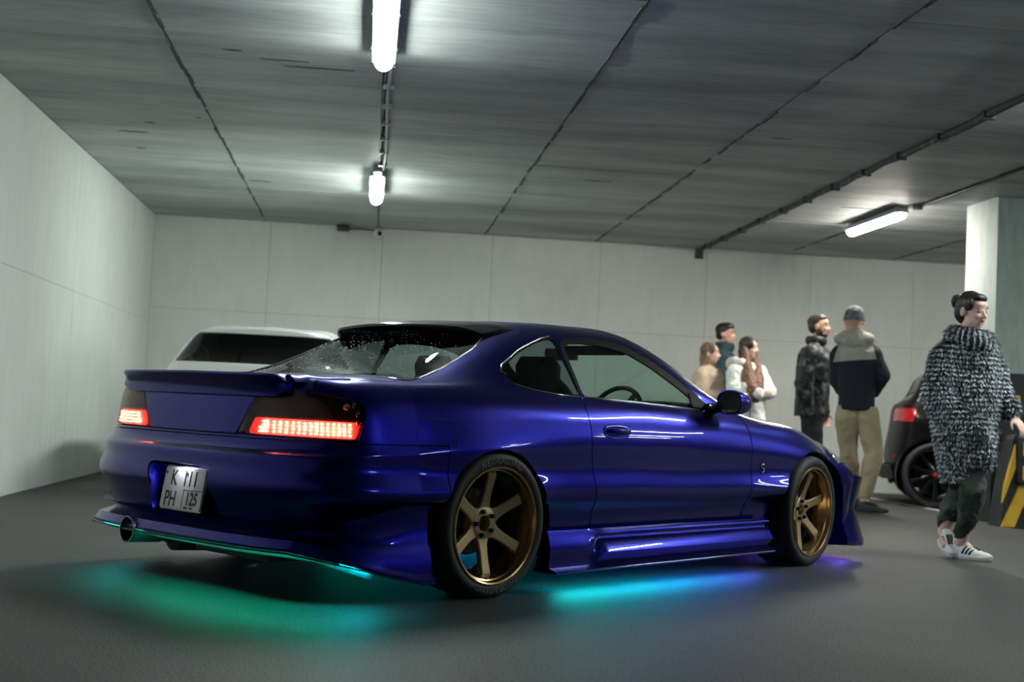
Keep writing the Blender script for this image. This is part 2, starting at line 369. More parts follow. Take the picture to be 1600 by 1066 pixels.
# the dark pipe run on the right
t = empty('ceiling_pipe', (3.9, 11, H)); tag(t, 'dark uneven pipe strapped along the right half of the ceiling', 'pipe')
pts = []; rr = []
for k in range(61):
    y = 4.39-k*.30; pts.append((rnd.uniform(-.012, .012), y, -.022+rnd.uniform(-.006, .004))); rr.append(rnd.uniform(.018, .028))
b = MB(); b.tube(pts, rr, 10); b.build('pipe', M_dark_rust, t, smooth=True)
for k in range(16):
    b = MB(); b.box((0, 4.0-k*.7, -.025), (.085, .03, .056)); b.build('clamp', M_dark_rust, t, bevel=.004)
b = MB(); b.cyl((0, 4.392, -.01), (0, 4.392, -.13), .05, 12); b.build('pipe_end', M_dark_rust, t, bevel=.006)
t = empty('ceiling_cable', (4.96, 8.9, H)); tag(t, 'thin dark cable on the ceiling leading to the right lamp', 'cable')
b = MB(); b.tube([(0, 2.65, -.02), (.015, 1.3, -.012), (-.01, 0, -.012), (0, -1.6, -.012), (0, -3, -.012)], .013); b.build('cable_sheath', M_dark, t, smooth=True)
b = MB(); b.box((-.03, 2.62, -.03), (.10, .12, .05)); b.build('connector', M_grey_plastic, t, bevel=.006)
# ---- pillar with striped foot, right edge ----
M_yellow = mat('yellow_hazard_paint', (.72, .42, .03), .55, noise=(6, (.52, .30, .03), .45, .75))
M_hblack = mat('black_hazard_paint', (.018, .02, .026), .5, noise=(8, (.045, .047, .055), .5, .8))
PX, PY = 5.40, 10.85
room_box('trim_1', (PX, PY, 0), (PX+.75, PY+.6, H+.02), M_col)
# painted band round the pillar foot
b = MB(); b.box((PX+.375, PY+.3, .66), (.758, .608, 1.30)); o = b.build('trim_2', M_hblack); struct(o); pil = o
for z in (1.02, ):
    for dx in (.16, .46):
        b = MB(); b.box((PX+dx, PY-.006, z), (.17, .008, .20)); b.build('yellow_square', M_yellow, pil)
    b = MB(); b.box((PX-.006, PY+.30, z), (.008, .17, .20)); b.build('yellow_square', M_yellow, pil)
# impact guard standing in front: splayed black and yellow barrier with a round post
g = empty('impact_barrier', (5.62, 10.55, 0)); tag(g, 'black and yellow striped impact barrier at the foot of the pillar', 'barrier')
def slab(poly, y0, y1, m, name, o=g):
    b = MB(); b.prism(poly, y0, y1, 'y'); return b.build(name, m, o, bevel=.004)
slab([(-.27, 0), (.62, 0), (.62, .78), (-.15, .78), (-.17, .74)], .02, .24, M_hblack, 'barrier_body')
slab([(-.268, .002), (-.15, .002), (-.075, .19), (-.075, .37), (-.108, .36)], -.004, .03, M_yellow, 'yellow_stripe')
slab([(-.262, .20), (-.248, .34), (-.158, .70), (-.150, .50)], -.004, .03, M_yellow, 'yellow_stripe')
slab([(-.075, .19), (.03, .002), (.16, .002), (-.04, .37), (-.075, .37)], -.003, .03, M_yellow, 'yellow_stripe')
b = MB(); b.tube([(-.05, 0, .37), (-.05, 0, .40), (-.05, 0, .785)], [.085, .098, .098], 24); b.build('round_post', M_hblack, g, smooth=True, auto=40)
for z in (.465, .665):
    b = MB(); rs = []
    for zz in (z-.06, z+.06):
        rs.append([(-.05+.101*math.sin(a), -.101*math.cos(a), zz) for a in [R(-48+96*k/12) for k in range(13)]])
    rs2 = [[(x*.0+(-.05+(x+.05)*.93), y*.93, zz) for x, y, zz in r] for r in rs]
    b.rings([rs[0], rs[1], rs2[1], rs2[0], rs[0]], (False, False), closed=False); b.build('yellow_patch', M_yellow, g)
# the parking line
b = MB(); b.box((5.67, 11.4, .0015), (.085, 8.0, .003)); o = tag(b.build('parking_line', M_white_line), 'long white painted parking line on the asphalt right of the people', 'line')
# ---------- smooth surface generator for car bodies ----------
def ncs(xk, yk, x):
    """natural cubic spline through (xk, yk[...,n]) at x"""
    xk = np.asarray(xk, float); yk = np.asarray(yk, float); n = len(xk)
    h = np.diff(xk); A = np.zeros((n, n)); A[0, 0] = A[-1, -1] = 1
    B = np.zeros(yk.shape[:-1] + (n,))
    d = np.diff(yk, axis=-1) / h
    for i in range(1, n - 1):
        A[i, i-1] = h[i-1]; A[i, i] = 2*(h[i-1]+h[i]); A[i, i+1] = h[i]
        B[..., i] = 3*(d[..., i]-d[..., i-1])
    c = np.linalg.solve(A, B.reshape(-1, n).T).T.reshape(B.shape)
    b = d - h*(2*c[..., :-1]+c[..., 1:])/3; e = (c[..., 1:]-c[..., :-1])/(3*h)
    x = np.asarray(x, float); i = np.clip(np.searchsorted(xk, x)-1, 0, n-2); t = x-xk[i]
    return yk[..., i]+b[..., i]*t+c[..., i]*t*t+e[..., i]*t**3
def body_grid(sp, nr=56, ns=300, nf=56, nv=150):
    xs = np.array(sp['x'], float); Y = np.array(sp['Y'], float); Z = np.array(sp['Z'], float)
    K = Y.shape[0]
    cols = []
    zr = np.array(sp['zr']); xr = np.array(sp['xr']); zf = np.array(sp['zf']); xf = np.array(sp['xf'])
    for i in range(nr):                       # rear corner, from the centre line outwards
        ph = i/nr*math.pi/2
        t = math.cos(ph)**(2/sp['nr']); E = math.sin(ph)**(2/sp['mr'])
        s = t*t*(3-2*t)
        cols.append((xs[0]+(xr-xs[0])*t, Y[:, 0]*E, Z[:, 0]+(zr-Z[:, 0])*s))
    xx = np.linspace(xs[0], xs[-1], ns)
    ys = ncs(xs, Y, xx); zs = ncs(xs, Z, xx)
    for i in range(ns): cols.append((np.full(K, xx[i]), ys[:, i], zs[:, i]))
    for i in range(1, nf+1):
        ph = i/nf*math.pi/2
        t = math.sin(ph)**(2/sp['nf']); E = max(math.cos(ph), 0)**(2/sp['mf'])
        if i == nf: E = 0; t = 1
        s = t*t*(3-2*t)
        cols.append((xs[-1]+(xf-xs[-1])*t, Y[:, -1]*E, Z[:, -1]+(zf-Z[:, -1])*s))
    P = np.array(cols)                        # U,3,K
    mid = P[nr+ns//3]; w = np.array(sp.get('w') or np.maximum(np.hypot(*np.diff(mid[1:], axis=1)), .012))
    tk = np.concatenate([[0], np.cumsum(w)])
    # dense rows: proportional, at least 3 per interval
    tv = [0.]
    for k in range(K-1):
        m = max(3, int(round(nv*w[k]/tk[-1])))
        tv += list(tk[k]+w[k]*np.arange(1, m+1)/m)
    G = ncs(tk, P, np.array(tv))              # U,3,V
    G = G.transpose(0, 2, 1)
    G[..., 1] = np.maximum(G[..., 1], 0)
    G[0, :, 1] = 0; G[-1, :, 1] = 0; G[:, -1, 1] = 0
    return G                                   # y positive half
COUPE = dict(
 x=[-.45,-.20,.10,.35,.62,1.0,1.30,1.55,1.80,2.10,2.45,2.72],
 nr=5.0, mr=3.0, nf=4.2, mf=2.6)
# rows bottom -> roof centre; each (y list, z list, xr, zr, xf, zf)
_R = [
 ([.770,.785,.788,.788,.788,.788,.788,.788,.788,.788,.800,.835],[.25]*11+[.13], -.90,.27, 3.22,.12),
 ([.790,.795,.800,.800,.800,.800,.800,.800,.800,.800,.815,.842],[.33]*11+[.25], -.94,.32, 3.20,.24),
 ([.815,.820,.822,.822,.822,.822,.822,.822,.822,.822,.832,.846],[.370]*11+[.35],-.955,.37, 3.20,.35),
 ([.844,.85,.844,.834,.833,.833,.833,.833,.834,.842,.856,.85],[.388]*12,-.967,.40, 3.22,.40),
 ([.846,.862,.850,.838,.837,.837,.837,.837,.838,.848,.864,.852],[.50,.50,.51,.52,.52,.52,.51,.51,.51,.50,.49,.48],-.965,.51, 3.22,.47),
 ([.844,.868,.857,.846,.843,.843,.843,.842,.842,.849,.864,.850],[.575,.59,.60,.60,.61,.61,.61,.60,.60,.595,.575,.53],-.957,.562, 3.21,.51),
 ([.836,.856,.851,.845,.842,.842,.842,.841,.840,.844,.853,.840],[.615,.65,.66,.67,.68,.68,.68,.67,.66,.655,.63,.56],-.918,.60, 3.17,.535),
 ([.818,.828,.829,.828,.826,.826,.826,.826,.824,.824,.829,.817],[.71,.735,.745,.745,.745,.745,.74,.735,.725,.71,.68,.60],-.905,.72, 3.10,.56),
 ([.792,.797,.794,.792,.790,.790,.790,.791,.792,.793,.798,.79],[.785,.80,.81,.81,.81,.81,.80,.79,.775,.752,.722,.635],-.893,.80, 3.04,.58),
 ([.755,.763,.758,.757,.756,.755,.756,.760,.765,.768,.770,.755],[.833,.843,.85,.853,.852,.845,.838,.828,.808,.783,.752,.668],-.875,.84, 2.98,.60),
 ([.69,.705,.71,.703,.695,.693,.695,.715,.74,.725,.715,.69],[.855,.868,.905,.935,.945,.94,.93,.90,.835,.80,.770,.695],-.83,.853, 2.93,.62),
 ([.61,.63,.645,.637,.627,.625,.633,.665,.70,.66,.64,.61],[.868,.893,.965,1.02,1.045,1.045,1.03,.95,.855,.812,.782,.713],-.76,.862, 2.9,.635),
 ([.50,.545,.578,.575,.568,.568,.578,.61,.635,.58,.54,.50],[.876,.915,1.01,1.085,1.12,1.125,1.09,.995,.872,.822,.792,.73],-.68,.868, 2.87,.65),
 ([.37,.44,.492,.50,.498,.50,.508,.53,.54,.47,.42,.38],[.882,.930,1.043,1.125,1.163,1.170,1.135,1.03,.90,.832,.80,.745],-.60,.873, 2.83,.67),
 ([.20,.26,.30,.32,.33,.33,.33,.34,.33,.28,.24,.2],[.886,.945,1.066,1.153,1.192,1.204,1.18,1.062,.935,.845,.81,.765],-.52,.878, 2.78,.69),
 ([0]*12,[.888,.950,1.075,1.163,1.203,1.216,1.195,1.077,.955,.852,.815,.772],-.45,.888, 2.72,.772)]
_R = [(r[0], r[1], r[2]-.02, r[3], r[4], r[5]) for r in _R]
COUPE['Y']=[r[0] for r in _R]; COUPE['Z']=[r[1] for r in _R]
for _i,_k in enumerate(('xr','zr','xf','zf')): COUPE[_k]=[r[2+_i] for r in _R]
COUPE['Z'] = np.array(COUPE['Z'])
for _k in range(10, 16): COUPE['Z'][_k, 6:9] += np.array([.008, .017, .010])*(1 if _k > 10 else .4)
for _k in range(9, 16): COUPE['Z'][_k, 9:11] -= .010
# ---------- cutting panels out of a body surface along implicit curves ----------
def poly_sdf(poly, X, Y):
    """signed distance to a closed polygon, positive inside"""
    P = np.array(poly, float); X = np.asarray(X); Y = np.asarray(Y)
    d = np.full(X.shape, 1e9); ins = np.zeros(X.shape, bool); n = len(P)
    for i in range(n):
        a, b = P[i], P[(i+1) % n]; e = b-a; wx, wy = X-a[0], Y-a[1]
        t = np.clip((wx*e[0]+wy*e[1])/max(e@e, 1e-12), 0, 1)
        d = np.minimum(d, (wx-e[0]*t)**2+(wy-e[1]*t)**2)
        c = ((a[1] > Y) != (b[1] > Y)) & (X < (b[0]-a[0])*(Y-a[1])/((b[1]-a[1]) if abs(b[1]-a[1]) > 1e-12 else 1e-12)+a[0])
        ins ^= c
    d = np.sqrt(d)
    return np.where(ins, d, -d)
def rounded(poly, r=.03, n=5):
    out = []; P = [np.array(p, float) for p in poly]; m = len(P)
    for i in range(m):
        a, b, c = P[i-1], P[i], P[(i+1) % m]
        u = a-b; v = c-b; lu = np.linalg.norm(u); lv = np.linalg.norm(v); q = min(r, lu*.45, lv*.45)
        p0 = b+u/lu*q; p1 = b+v/lv*q
        for k in range(n+1):
            t = k/n; out.append((1-t)**2*p0+2*t*(1-t)*b+t*t*p1)
    return out
class Surf:
    def __init__(s, V, N, F): s.V, s.N, s.F = V, N, F
    @staticmethod
    def from_grid(G):
        U, Vn, _ = G.shape; A = G.copy(); A[..., 1] *= -1
        idxR = np.arange(U*Vn).reshape(U, Vn); idxL = idxR+U*Vn
        idxL = idxL.copy(); idxL[0] = idxR[0]; idxL[-1] = idxR[-1]; idxL[:, -1] = idxR[:, -1]
        V = np.concatenate([A.reshape(-1, 3), G.reshape(-1, 3)])
        F = []
        for I, fl in ((idxR, False), (idxL, True)):
            a, b, c, d = I[:-1, :-1].ravel(), I[1:, :-1].ravel(), I[1:, 1:].ravel(), I[:-1, 1:].ravel()
            q = np.stack([a, b, c, d] if not fl else [d, c, b, a], 1); F.append(q)
        F = np.concatenate(F)
        n = np.cross(V[F[:, 2]]-V[F[:, 0]], V[F[:, 3]]-V[F[:, 1]])
        ok = np.linalg.norm(n, axis=1) > 1e-12; F = F[ok]; n = n[ok]
        N = np.zeros_like(V)
        for k in range(4): np.add.at(N, F[:, k], n)
        l = np.linalg.norm(N, axis=1); l[l == 0] = 1; N /= l[:, None]
        Fl = []
        for f in F.tolist():
            g = [];
            for i in f:
                if i not in g: g.append(i)
            if len(g) > 2: Fl.append(g)
        return Surf(V, N, Fl)
    def sub(s, faces):
        used = {}; V = []; N = []; F = []
        for f in faces:
            g = []
            for i in f:
                if i not in used: used[i] = len(V); V.append(s.V[i]); N.append(s.N[i])
                g.append(used[i])
            F.append(g)
        return Surf(np.array(V) if V else np.zeros((0, 3)), np.array(N) if N else np.zeros((0, 3)), F)
    def clip(s, g):
        """part of the surface where g > 0; g is an array over the vertices"""
        V = list(s.V); N = list(s.N); cache = {}; out = []
        pos = g > 0; gl = g.tolist(); pl = pos.tolist()
        def cross(a, b):
            k = (a, b) if a < b else (b, a)
            if k not in cache:
                t = gl[a]/(gl[a]-gl[b]); V.append(s.V[a]+(s.V[b]-s.V[a])*t)
                n = s.N[a]+(s.N[b]-s.N[a])*t; N.append(n/max(np.linalg.norm(n), 1e-9)); cache[k] = len(V)-1
            return cache[k]
        for f in s.F:
            c = sum(pl[i] for i in f)
            if c == len(f): out.append(f)
            elif c:
                q = []
                for k in range(len(f)):
                    a, b = f[k-1], f[k]
                    if pl[a] != pl[b]: q.append(cross(a, b))
                    if pl[b]: q.append(b)
                if len(q) > 2: out.append(q)
        t = Surf(np.array(V), np.array(N), out)
        return t.sub(out)
    def split(s, fn, gap=.004):
        g = fn(s.V[:, 0], np.abs(s.V[:, 1]), s.V[:, 2])
        return s.clip(g-gap/2), s.clip(-g-gap/2)
    def side(s, sg): return s.sub([f for f in s.F if sum(s.V[i][1] for i in f)*sg > 0])
    def build(s, name, m, parent, lip=.012, off=0.0):
        V = s.V-s.N*off; N = s.N; F = [list(f) for f in s.F]
        if lip:
            ec = {}
            for f in F:
                for k in range(len(f)):
                    a, b = f[k-1], f[k]
                    ec[(a, b)] = 1
            be = [(a, b) for (a, b) in ec if (b, a) not in ec]
            V = list(V); N = list(N); k = len(V); acc = {}
            for a, b in be:
                e = V[b]-V[a]; o = np.cross(e, N[a]); l = np.linalg.norm(o)
                if l < 1e-12: continue
                o = o/l
                for i in (a, b): acc[i] = acc.get(i, 0)+o
            m1 = {}
            for i, o in acc.items():
                o = o/max(np.linalg.norm(o), 1e-9); nn = o
                m1[i] = len(V); V.append(V[i]); N.append(o*.8+N[i]*.6); V.append(V[i]-N[i]*lip); N.append(nn)
            for a, b in be:
                if a in m1 and b in m1: F.append([m1[b], m1[a], m1[a]+1, m1[b]+1])
        return mesh_obj(name, V, F, m, parent, normals=N)
# ================= the blue coupe =================
car = empty('sports_coupe', (.01014307, 6.03573448, 0), math.pi/2-.86340835)
tag(car, 'lowered dark blue two-door sports coupe with bronze six-spoke wheels and underglow in the foreground', 'car')
S = Surf.from_grid(body_grid(COUPE))
DOORGLASS = rounded([(.650, 1.078), (.70, 1.098), (.80, 1.106), (.95, 1.104), (1.13, 1.078), (1.28, 1.012), (1.43, .925), (1.56, .828), (1.30, .835), (1.045, .845), (.635, .855), (.64, .96)], .02)
QGLASS = rounded([(.598, 1.115), (.51, 1.098), (.43, 1.072), (.33, 1.035), (.255, .995), (.19, .965), (.158, .938), (.165, .915), (.20, .893), (.27, .874), (.40, .862), (.61, .858), (.603, 1.0)], .03)
DOOR = rounded([(.612, .852), (.592, .79), (.598, .62), (.655, .38), (.69, .20), (1.87, .20), (1.90, .37), (1.90, .64), (1.885, .80), (1.70, .836), (1.62, .826), (1.30, .836), (1.045, .845)], .02)
RGLASS = rounded([(.34, 0), (.33, .28), (.30, .448), (.123, .535), (-.10, .572), (-.33, .63), (-.375, .60), (-.42, .30), (-.43, 0), (-.43, -.5), (.34, -.5)], .03)
WSHIELD = rounded([(1.27, -.5), (1.27, 0), (1.29, .30), (1.34, .47), (1.55, .575), (1.90, .64), (1.99, .35), (2.02, 0), (2.02, -.5)], .03)
def f_lamp(x, y, z):
    inner = (y-(.305+(z-.63)*.62))*.85
    top = (np.interp(y, [.3, .39, .52, .66, .74, .80], [.772, .776, .800, .804, .790, .77])-z)
    out = -.700-np.abs(z-.74)*.35-x+.006
    return np.minimum(np.minimum(inner, top), np.minimum(out, z-.632))
def f_trunk(x, y, z):
    lim = np.interp(z, [.60, .63, .772, .79, .815, .84], [.29, .305, .395, .56, .66, .64])
    return np.minimum(np.minimum(lim-y, z-.63), -.40-x-np.maximum(0, y-.3)*.0)
def f_rbump(x, y, z): return np.minimum(.618-z, -.30-x)
def f_hood(x, y, z): return np.minimum(np.minimum(.70-y, x-2.04+y*y*.12), np.minimum(2.94-x, z-.60))
def f_head(x, y, z):
    top = .705-(x-2.80)*.35-np.maximum(0, .70-y)*.05
    return np.minimum(np.minimum(x-2.765-np.maximum(0, .60-z)*1.6, y-.42), np.minimum(z-(.575-(x-2.8)*.10), np.minimum(top-z+.01, 1)))
def f_fbump(x, y, z): return np.minimum(.575-(x-2.8)*.10-z, x-2.80)
def f_arch(x, y, z):
    r1 = np.hypot(x-.0, z-.272); r2 = np.hypot(x-2.525, z-.285)
    # keep: outside both wheel openings and everything below them
    d = np.minimum(r1-.338, r2-.345)
    slot = np.minimum(np.where(z < .272, np.abs(x)-.338, 9), np.where(z < .285, np.abs(x-2.525)-.345, 9))
    return np.minimum(d, slot)
_, tmp = S.split(lambda x, y, z: -np.where(y > .3, f_arch(x, y, z), 1.0), 0)
S = tmp
glassA = {}
g, S = S.split(lambda x, y, z: np.where((y > .3) & (z > .7), poly_sdf(DOORGLASS, x, z), -1), 0); glassA['door'] = g
ring, S = S.split(lambda x, y, z: np.where((y > .3) & (z > .7), poly_sdf(DOORGLASS, x, z)+np.where(z > .87, np.interp(x, [.6, 1.0, 1.3, 1.5], [.022, .034, .050, .055]), .010), -1), 0)
g, S = S.split(lambda x, y, z: np.where((y > .3) & (z > .7), poly_sdf(QGLASS, x, z), -1), 0); glassA['quarter'] = g
ring2, S = S.split(lambda x, y, z: np.where((y > .3) & (z > .7), poly_sdf(QGLASS, x, z)+.012, -1), 0)
up = lambda z: z > .80
g, S = S.split(lambda x, y, z: np.where(up(z) & (x < .6), poly_sdf(RGLASS, x, y), -1), 0); glassA['rear'] = g
ring3, S = S.split(lambda x, y, z: np.where(up(z) & (x < .6), poly_sdf(RGLASS, x, y)+.011, -1), 0)
g, S = S.split(lambda x, y, z: np.where(up(z) & (x > 1), poly_sdf(WSHIELD, x, y), -1), 0); glassA['wind'] = g
ring4, S = S.split(lambda x, y, z: np.where(up(z) & (x > 1), poly_sdf(WSHIELD, x, y)+.02, -1), 0)
inner_src = S
lamp, S = S.split(f_lamp, .006)
door, S = S.split(lambda x, y, z: np.where(y > .3, poly_sdf(DOOR, x, z), -1), .006)
headl, S = S.split(f_head, .005)
trunk, S = S.split(f_trunk, .006)
rbump, S = S.split(f_rbump, .005)
hood, S = S.split(f_hood, .006)
fbump, S = S.split(f_fbump, .005)
fend, S = S.split(lambda x, y, z: np.minimum(x-1.90, np.where(z < .86, 1, -1)), .005)
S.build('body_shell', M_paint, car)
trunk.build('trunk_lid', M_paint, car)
# the plate recess is cut out of the bumper
REC = [(-.235, .50), (.20, .50), (.165, .33), (.15, .30), (-.235, .30)]
gq = np.where(rbump.V[:, 0] < -.7, poly_sdf(rounded(REC, .02), rbump.V[:, 1], rbump.V[:, 2]), -1)
rb2 = rbump.clip(-gq)
rb = rb2.build('rear_bumper', M_paint, car)
hood.build('hood', M_paint, car); 
# front bumper with an opening
gq = np.where(fbump.V[:, 0] > 3.0, poly_sdf(rounded([(-.45, .10), (.45, .10), (.42, .40), (-.42, .40)], .05), fbump.V[:, 1], fbump.V[:, 2]), -1)
fbump.clip(-gq).build('front_bumper', M_paint, car)
for sg in (-1, 1):
    d = door.side(sg).build('door', M_paint, car)
    if sg < 0: door_R = d
    else: door_L = d
    fe = fend.side(sg).build('front_fender', M_paint, car)
    if sg < 0: fend_R = fe
    ring.side(sg).build('window_seal', M_black_rubber, car, lip=.008, off=.002)
    ring2.side(sg).build('window_seal', M_black_gloss, car, lip=.008, off=.001)
    glassA['door'].side(sg).build('side_window', M_glass_side, car, lip=0, off=.008)
    glassA['quarter'].side(sg).build('quarter_window', M_glass_quarter, car, lip=0, off=.006)
ring3.build('rear_window_seal', M_black_gloss, car, lip=.008, off=.001)
ring4.build('windshield_seal', M_black_rubber, car, lip=.008, off=.001)
glassA['rear'].build('rear_window', M_glass_rear, car, lip=0, off=.005)
glassA['wind'].build('windshield', M_glass_side, car, lip=0, off=.005)
# chrome-bright edge strips along window seals
def curve_on_side(fn, pts, r, name, m, parent, sg=-1):
    b = MB(); b.tube([(x, sg*fn(x, z), z) for x, z in pts], r, 8); return b.build(name, m, parent, smooth=True)
_G = body_grid(COUPE); _GV = _G.reshape(-1, 3); _GV = _GV[_GV[:, 1] > .3]
def side_y(x, z):
    d = (_GV[:, 0]-x)**2+(_GV[:, 2]-z)**2; i = np.argsort(d)[:4]; wgt = 1/(d[i]+1e-6); return float((_GV[i, 1]*wgt).sum()/wgt.sum())
_GT = _G.reshape(-1, 3)
def top_z(x, y):
    k = _GT[:, 2] > .62; T = _GT[k]; d = (T[:, 0]-x)**2+(T[:, 1]-abs(y))**2; i = np.argsort(d)[:4]; wgt = 1/(d[i]+1e-6); return float((T[i, 2]*wgt).sum()/wgt.sum())
for sg in (-1, 1):
    curve_on_side(side_y, [(.17, .928), (.152, .938), (.18, .968), (.25, 1.003), (.33, 1.043), (.43, 1.080), (.52, 1.108), (.59, 1.122)], .0035, 'window_molding', M_chrome, car, sg)
    curve_on_side(side_y, [(.20, .886), (.30, .867), (.45, .853), (.60, .849)], .003, 'window_molding', M_chrome, car, sg)
    curve_on_side(side_y, [(.63, .847), (.85, .843), (1.05, .838), (1.3, .829), (1.53, .820)], .0055, 'belt_molding', M_steel, car, sg)
    b = MB(); b.tube([(.33-.02, sg*.452, top_z(.31, .452)+.001)]+[(x, sg*y, top_z(x, y)+.002) for x, y in ((.20, .507), (.11, .545), (0, .563), (-.10, .581), (-.22, .606), (-.33, .640), (-.375, .62), (-.40, .5), (-.42, .35))], .0042, 8)
    b.build('rear_window_molding', M_chrome, car, smooth=True)
# dark inner shell seen through gaps and arches
isl = inner_src
iv = isl.clip(np.minimum(isl.V[:, 2]-.26, 1)); iv = iv.clip(-np.where(iv.V[:, 0] < -.7, poly_sdf(REC, iv.V[:, 1], iv.V[:, 2])+.01, -1))
for _f in (f_lamp, f_head): iv = iv.clip(-_f(iv.V[:, 0], np.abs(iv.V[:, 1]), iv.V[:, 2]))
iv.build('inner_shell', M_interior, car, lip=0, off=.016)
# headliner and pillars inside are the same shell; underbody
b = MB(); b.box((1.25, 0, .24), (1.85, 1.46, .12)); b.box((-.56, 0, .34), (.36, 1.30, .16)); b.box((1.2, 0, .26), (3.5, 1.0, .16)); b.box((0, 0, .33), (.5, .95, .34)); b.box((2.5, 0, .33), (.5, .9, .34)); b.box((2.98, 0, .22), (.20, 1.3, .16))
b.build('underbody', M_interior, car)
# wheel housings
for x, z in ((0, .272), (2.525, .285)):
    for sg in (-1, 1):
        b = MB(); rs = []
        for y, r in ((sg*.83, .352), (sg*.45, .352), (sg*.45, .05)):
            rs.append([(x+r*math.cos(a), y, z+r*math.sin(a)) for a in [R(-20+220*k/28) for k in range(29)]])
        b.rings(rs, (False, False), closed=False); b.build('wheel_housing', M_interior, car)
# ---------- wheels ----------
def make_wheel(parent, loc, rz, camber=0., steer=0., spin=0., detail=True, tw=.235):
    """wheel facing -y of its own frame; tyre and rim are parts of the car"""
    T = Matrix.Translation(loc) @ Matrix.Rotation(rz+steer, 4, 'Z') @ Matrix.Rotation(camber, 4, 'X')
    b = MB()
    pr = [(.240, .012), (.246, -.003), (.258, -.009), (.272, -.011), (.284, -.008), (.294, .0), (.301, .012), (.305, .028)]
    for gy in (.062, .105, .148, .188): pr += [(.3055, gy-.006), (.299, gy-.005), (.299, gy+.005), (.3055, gy+.006)]
    pr += [(.304, tw-.02), (.298, tw+.0), (.284, tw+.008), (.262, tw+.008), (.240, tw-.01)]
    b.lathe(pr, 96, 'y'); ty = b.build('tyre', M_tyre, parent, smooth=True, auto=40); ty.matrix_local = T
    b = MB(); b.lathe([(.2445, .006), (.2455, -.004), (.241, -.010), (.234, -.008), (.231, .002), (.229, .012), (.2235, .016), (.221, .030), (.216, .050), (.207, .10), (.205, .16), (.215, .19), (.238, .225)], 96, 'y')
    rim = b.build('rim', M_bronze_lip, parent, smooth=True, auto=35); rim.matrix_local = T
    # spokes: tapered, blocky, curving out to the barrel
    SP = [(.035, .043, .068), (.062, .036, .066), (.085, .0265, .062), (.12, .0235, .054), (.16, .0245, .044), (.190, .0265, .036), (.205, .0275, .033)]
    for k in range(6):
        a = R(90+60*k)+spin; b = MB(); rs = []
        for r, h, y in SP:
            th_ = .030 if r > .17 else .026
            pts = [(-h, y+.004), (-h*.82, y), (h*.82, y), (h, y+.004), (h*.92, y+th_), (-h*.92, y+th_)]
            rs.append([(r*math.cos(a)-u*math.sin(a), yy, r*math.sin(a)+u*math.cos(a)) for u, yy in pts])
        r = .222; h = .030
        rs.append([(r*math.cos(a)-u*math.sin(a), yy, r*math.sin(a)+u*math.cos(a)) for u, yy in [(-h, .046), (-h*.8, .042), (h*.8, .042), (h, .046), (h*.9, .068), (-h*.9, .068)]])
        b.rings(rs); b.build('spoke', M_bronze, rim, bevel=.0025)
    b = MB(); b.lathe([(.0, .11), (.078, .11), (.076, .078), (.072, .068), (.066, .0645), (.034, .0645), (.032, .069), (.031, .10), (.0, .10)], 40, 'y'); b.build('hub', M_bronze, rim, smooth=True, auto=35)
    for k in range(5):
        a = R(90+72*k+18)+spin; c = (.0505*math.cos(a), .0505*math.sin(a))
        b = MB(); b.tube([(c[0], .075, c[1]), (c[0], .052, c[1]), (c[0], .049, c[1])], [.0105, .0105, .008], 6); b.build('lug_nut', M_nut, rim)
    b = MB(); b.lathe([(.07, .150), (.140, .150), (.140, .165), (.07, .165)], 48, 'y', close=True); b.lathe([(.0, .13), (.07, .128), (.07, .155)], 32, 'y'); b.build('brake_disc', M_dark_rust, rim, smooth=True, auto=35)
    b = MB(); b.box((-.125, .14, .02), (.06, .07, .13)); b.build('brake_caliper', M_dark, rim, bevel=.01)
    return ty, rim
tyR, rimR = make_wheel(car, (0, -.842, .298), 0, R(1.5), 0)
make_wheel(car, (0, .842, .298), math.pi, R(1.5))
tyF, rimF = make_wheel(car, (2.525, -.838, .298), 0, R(1.5), R(5), R(-12))
make_wheel(car, (2.525, .838, .298), math.pi, R(1.5), R(5))
# raised lettering on the rear tyre's sidewall
def tyre_text(txt, a0, da, size, r, parent):
    for i, ch in enumerate(txt):
        a = R(a0-i*da)
        o = text_mesh('sidewall_letter', ch, size, .0008, M_tyre_text, parent, align='CENTER', sx=1.15, bold=.0006)
        up = Vector((math.cos(a), 0, math.sin(a))); rt = Vector((math.sin(a), 0, -math.cos(a)))
        m = Matrix((rt, up, rt.cross(up))).transposed().to_4x4(); m.translation = Vector((r*math.cos(a), -.0115, r*math.sin(a))); o.matrix_local = m
tyre_text('NEORACING', 112, 6.0, .034, .254, tyR)
tyre_text('NEORACING', -62, 6.0, .034, .254, tyR)
rl = random.Random(9)
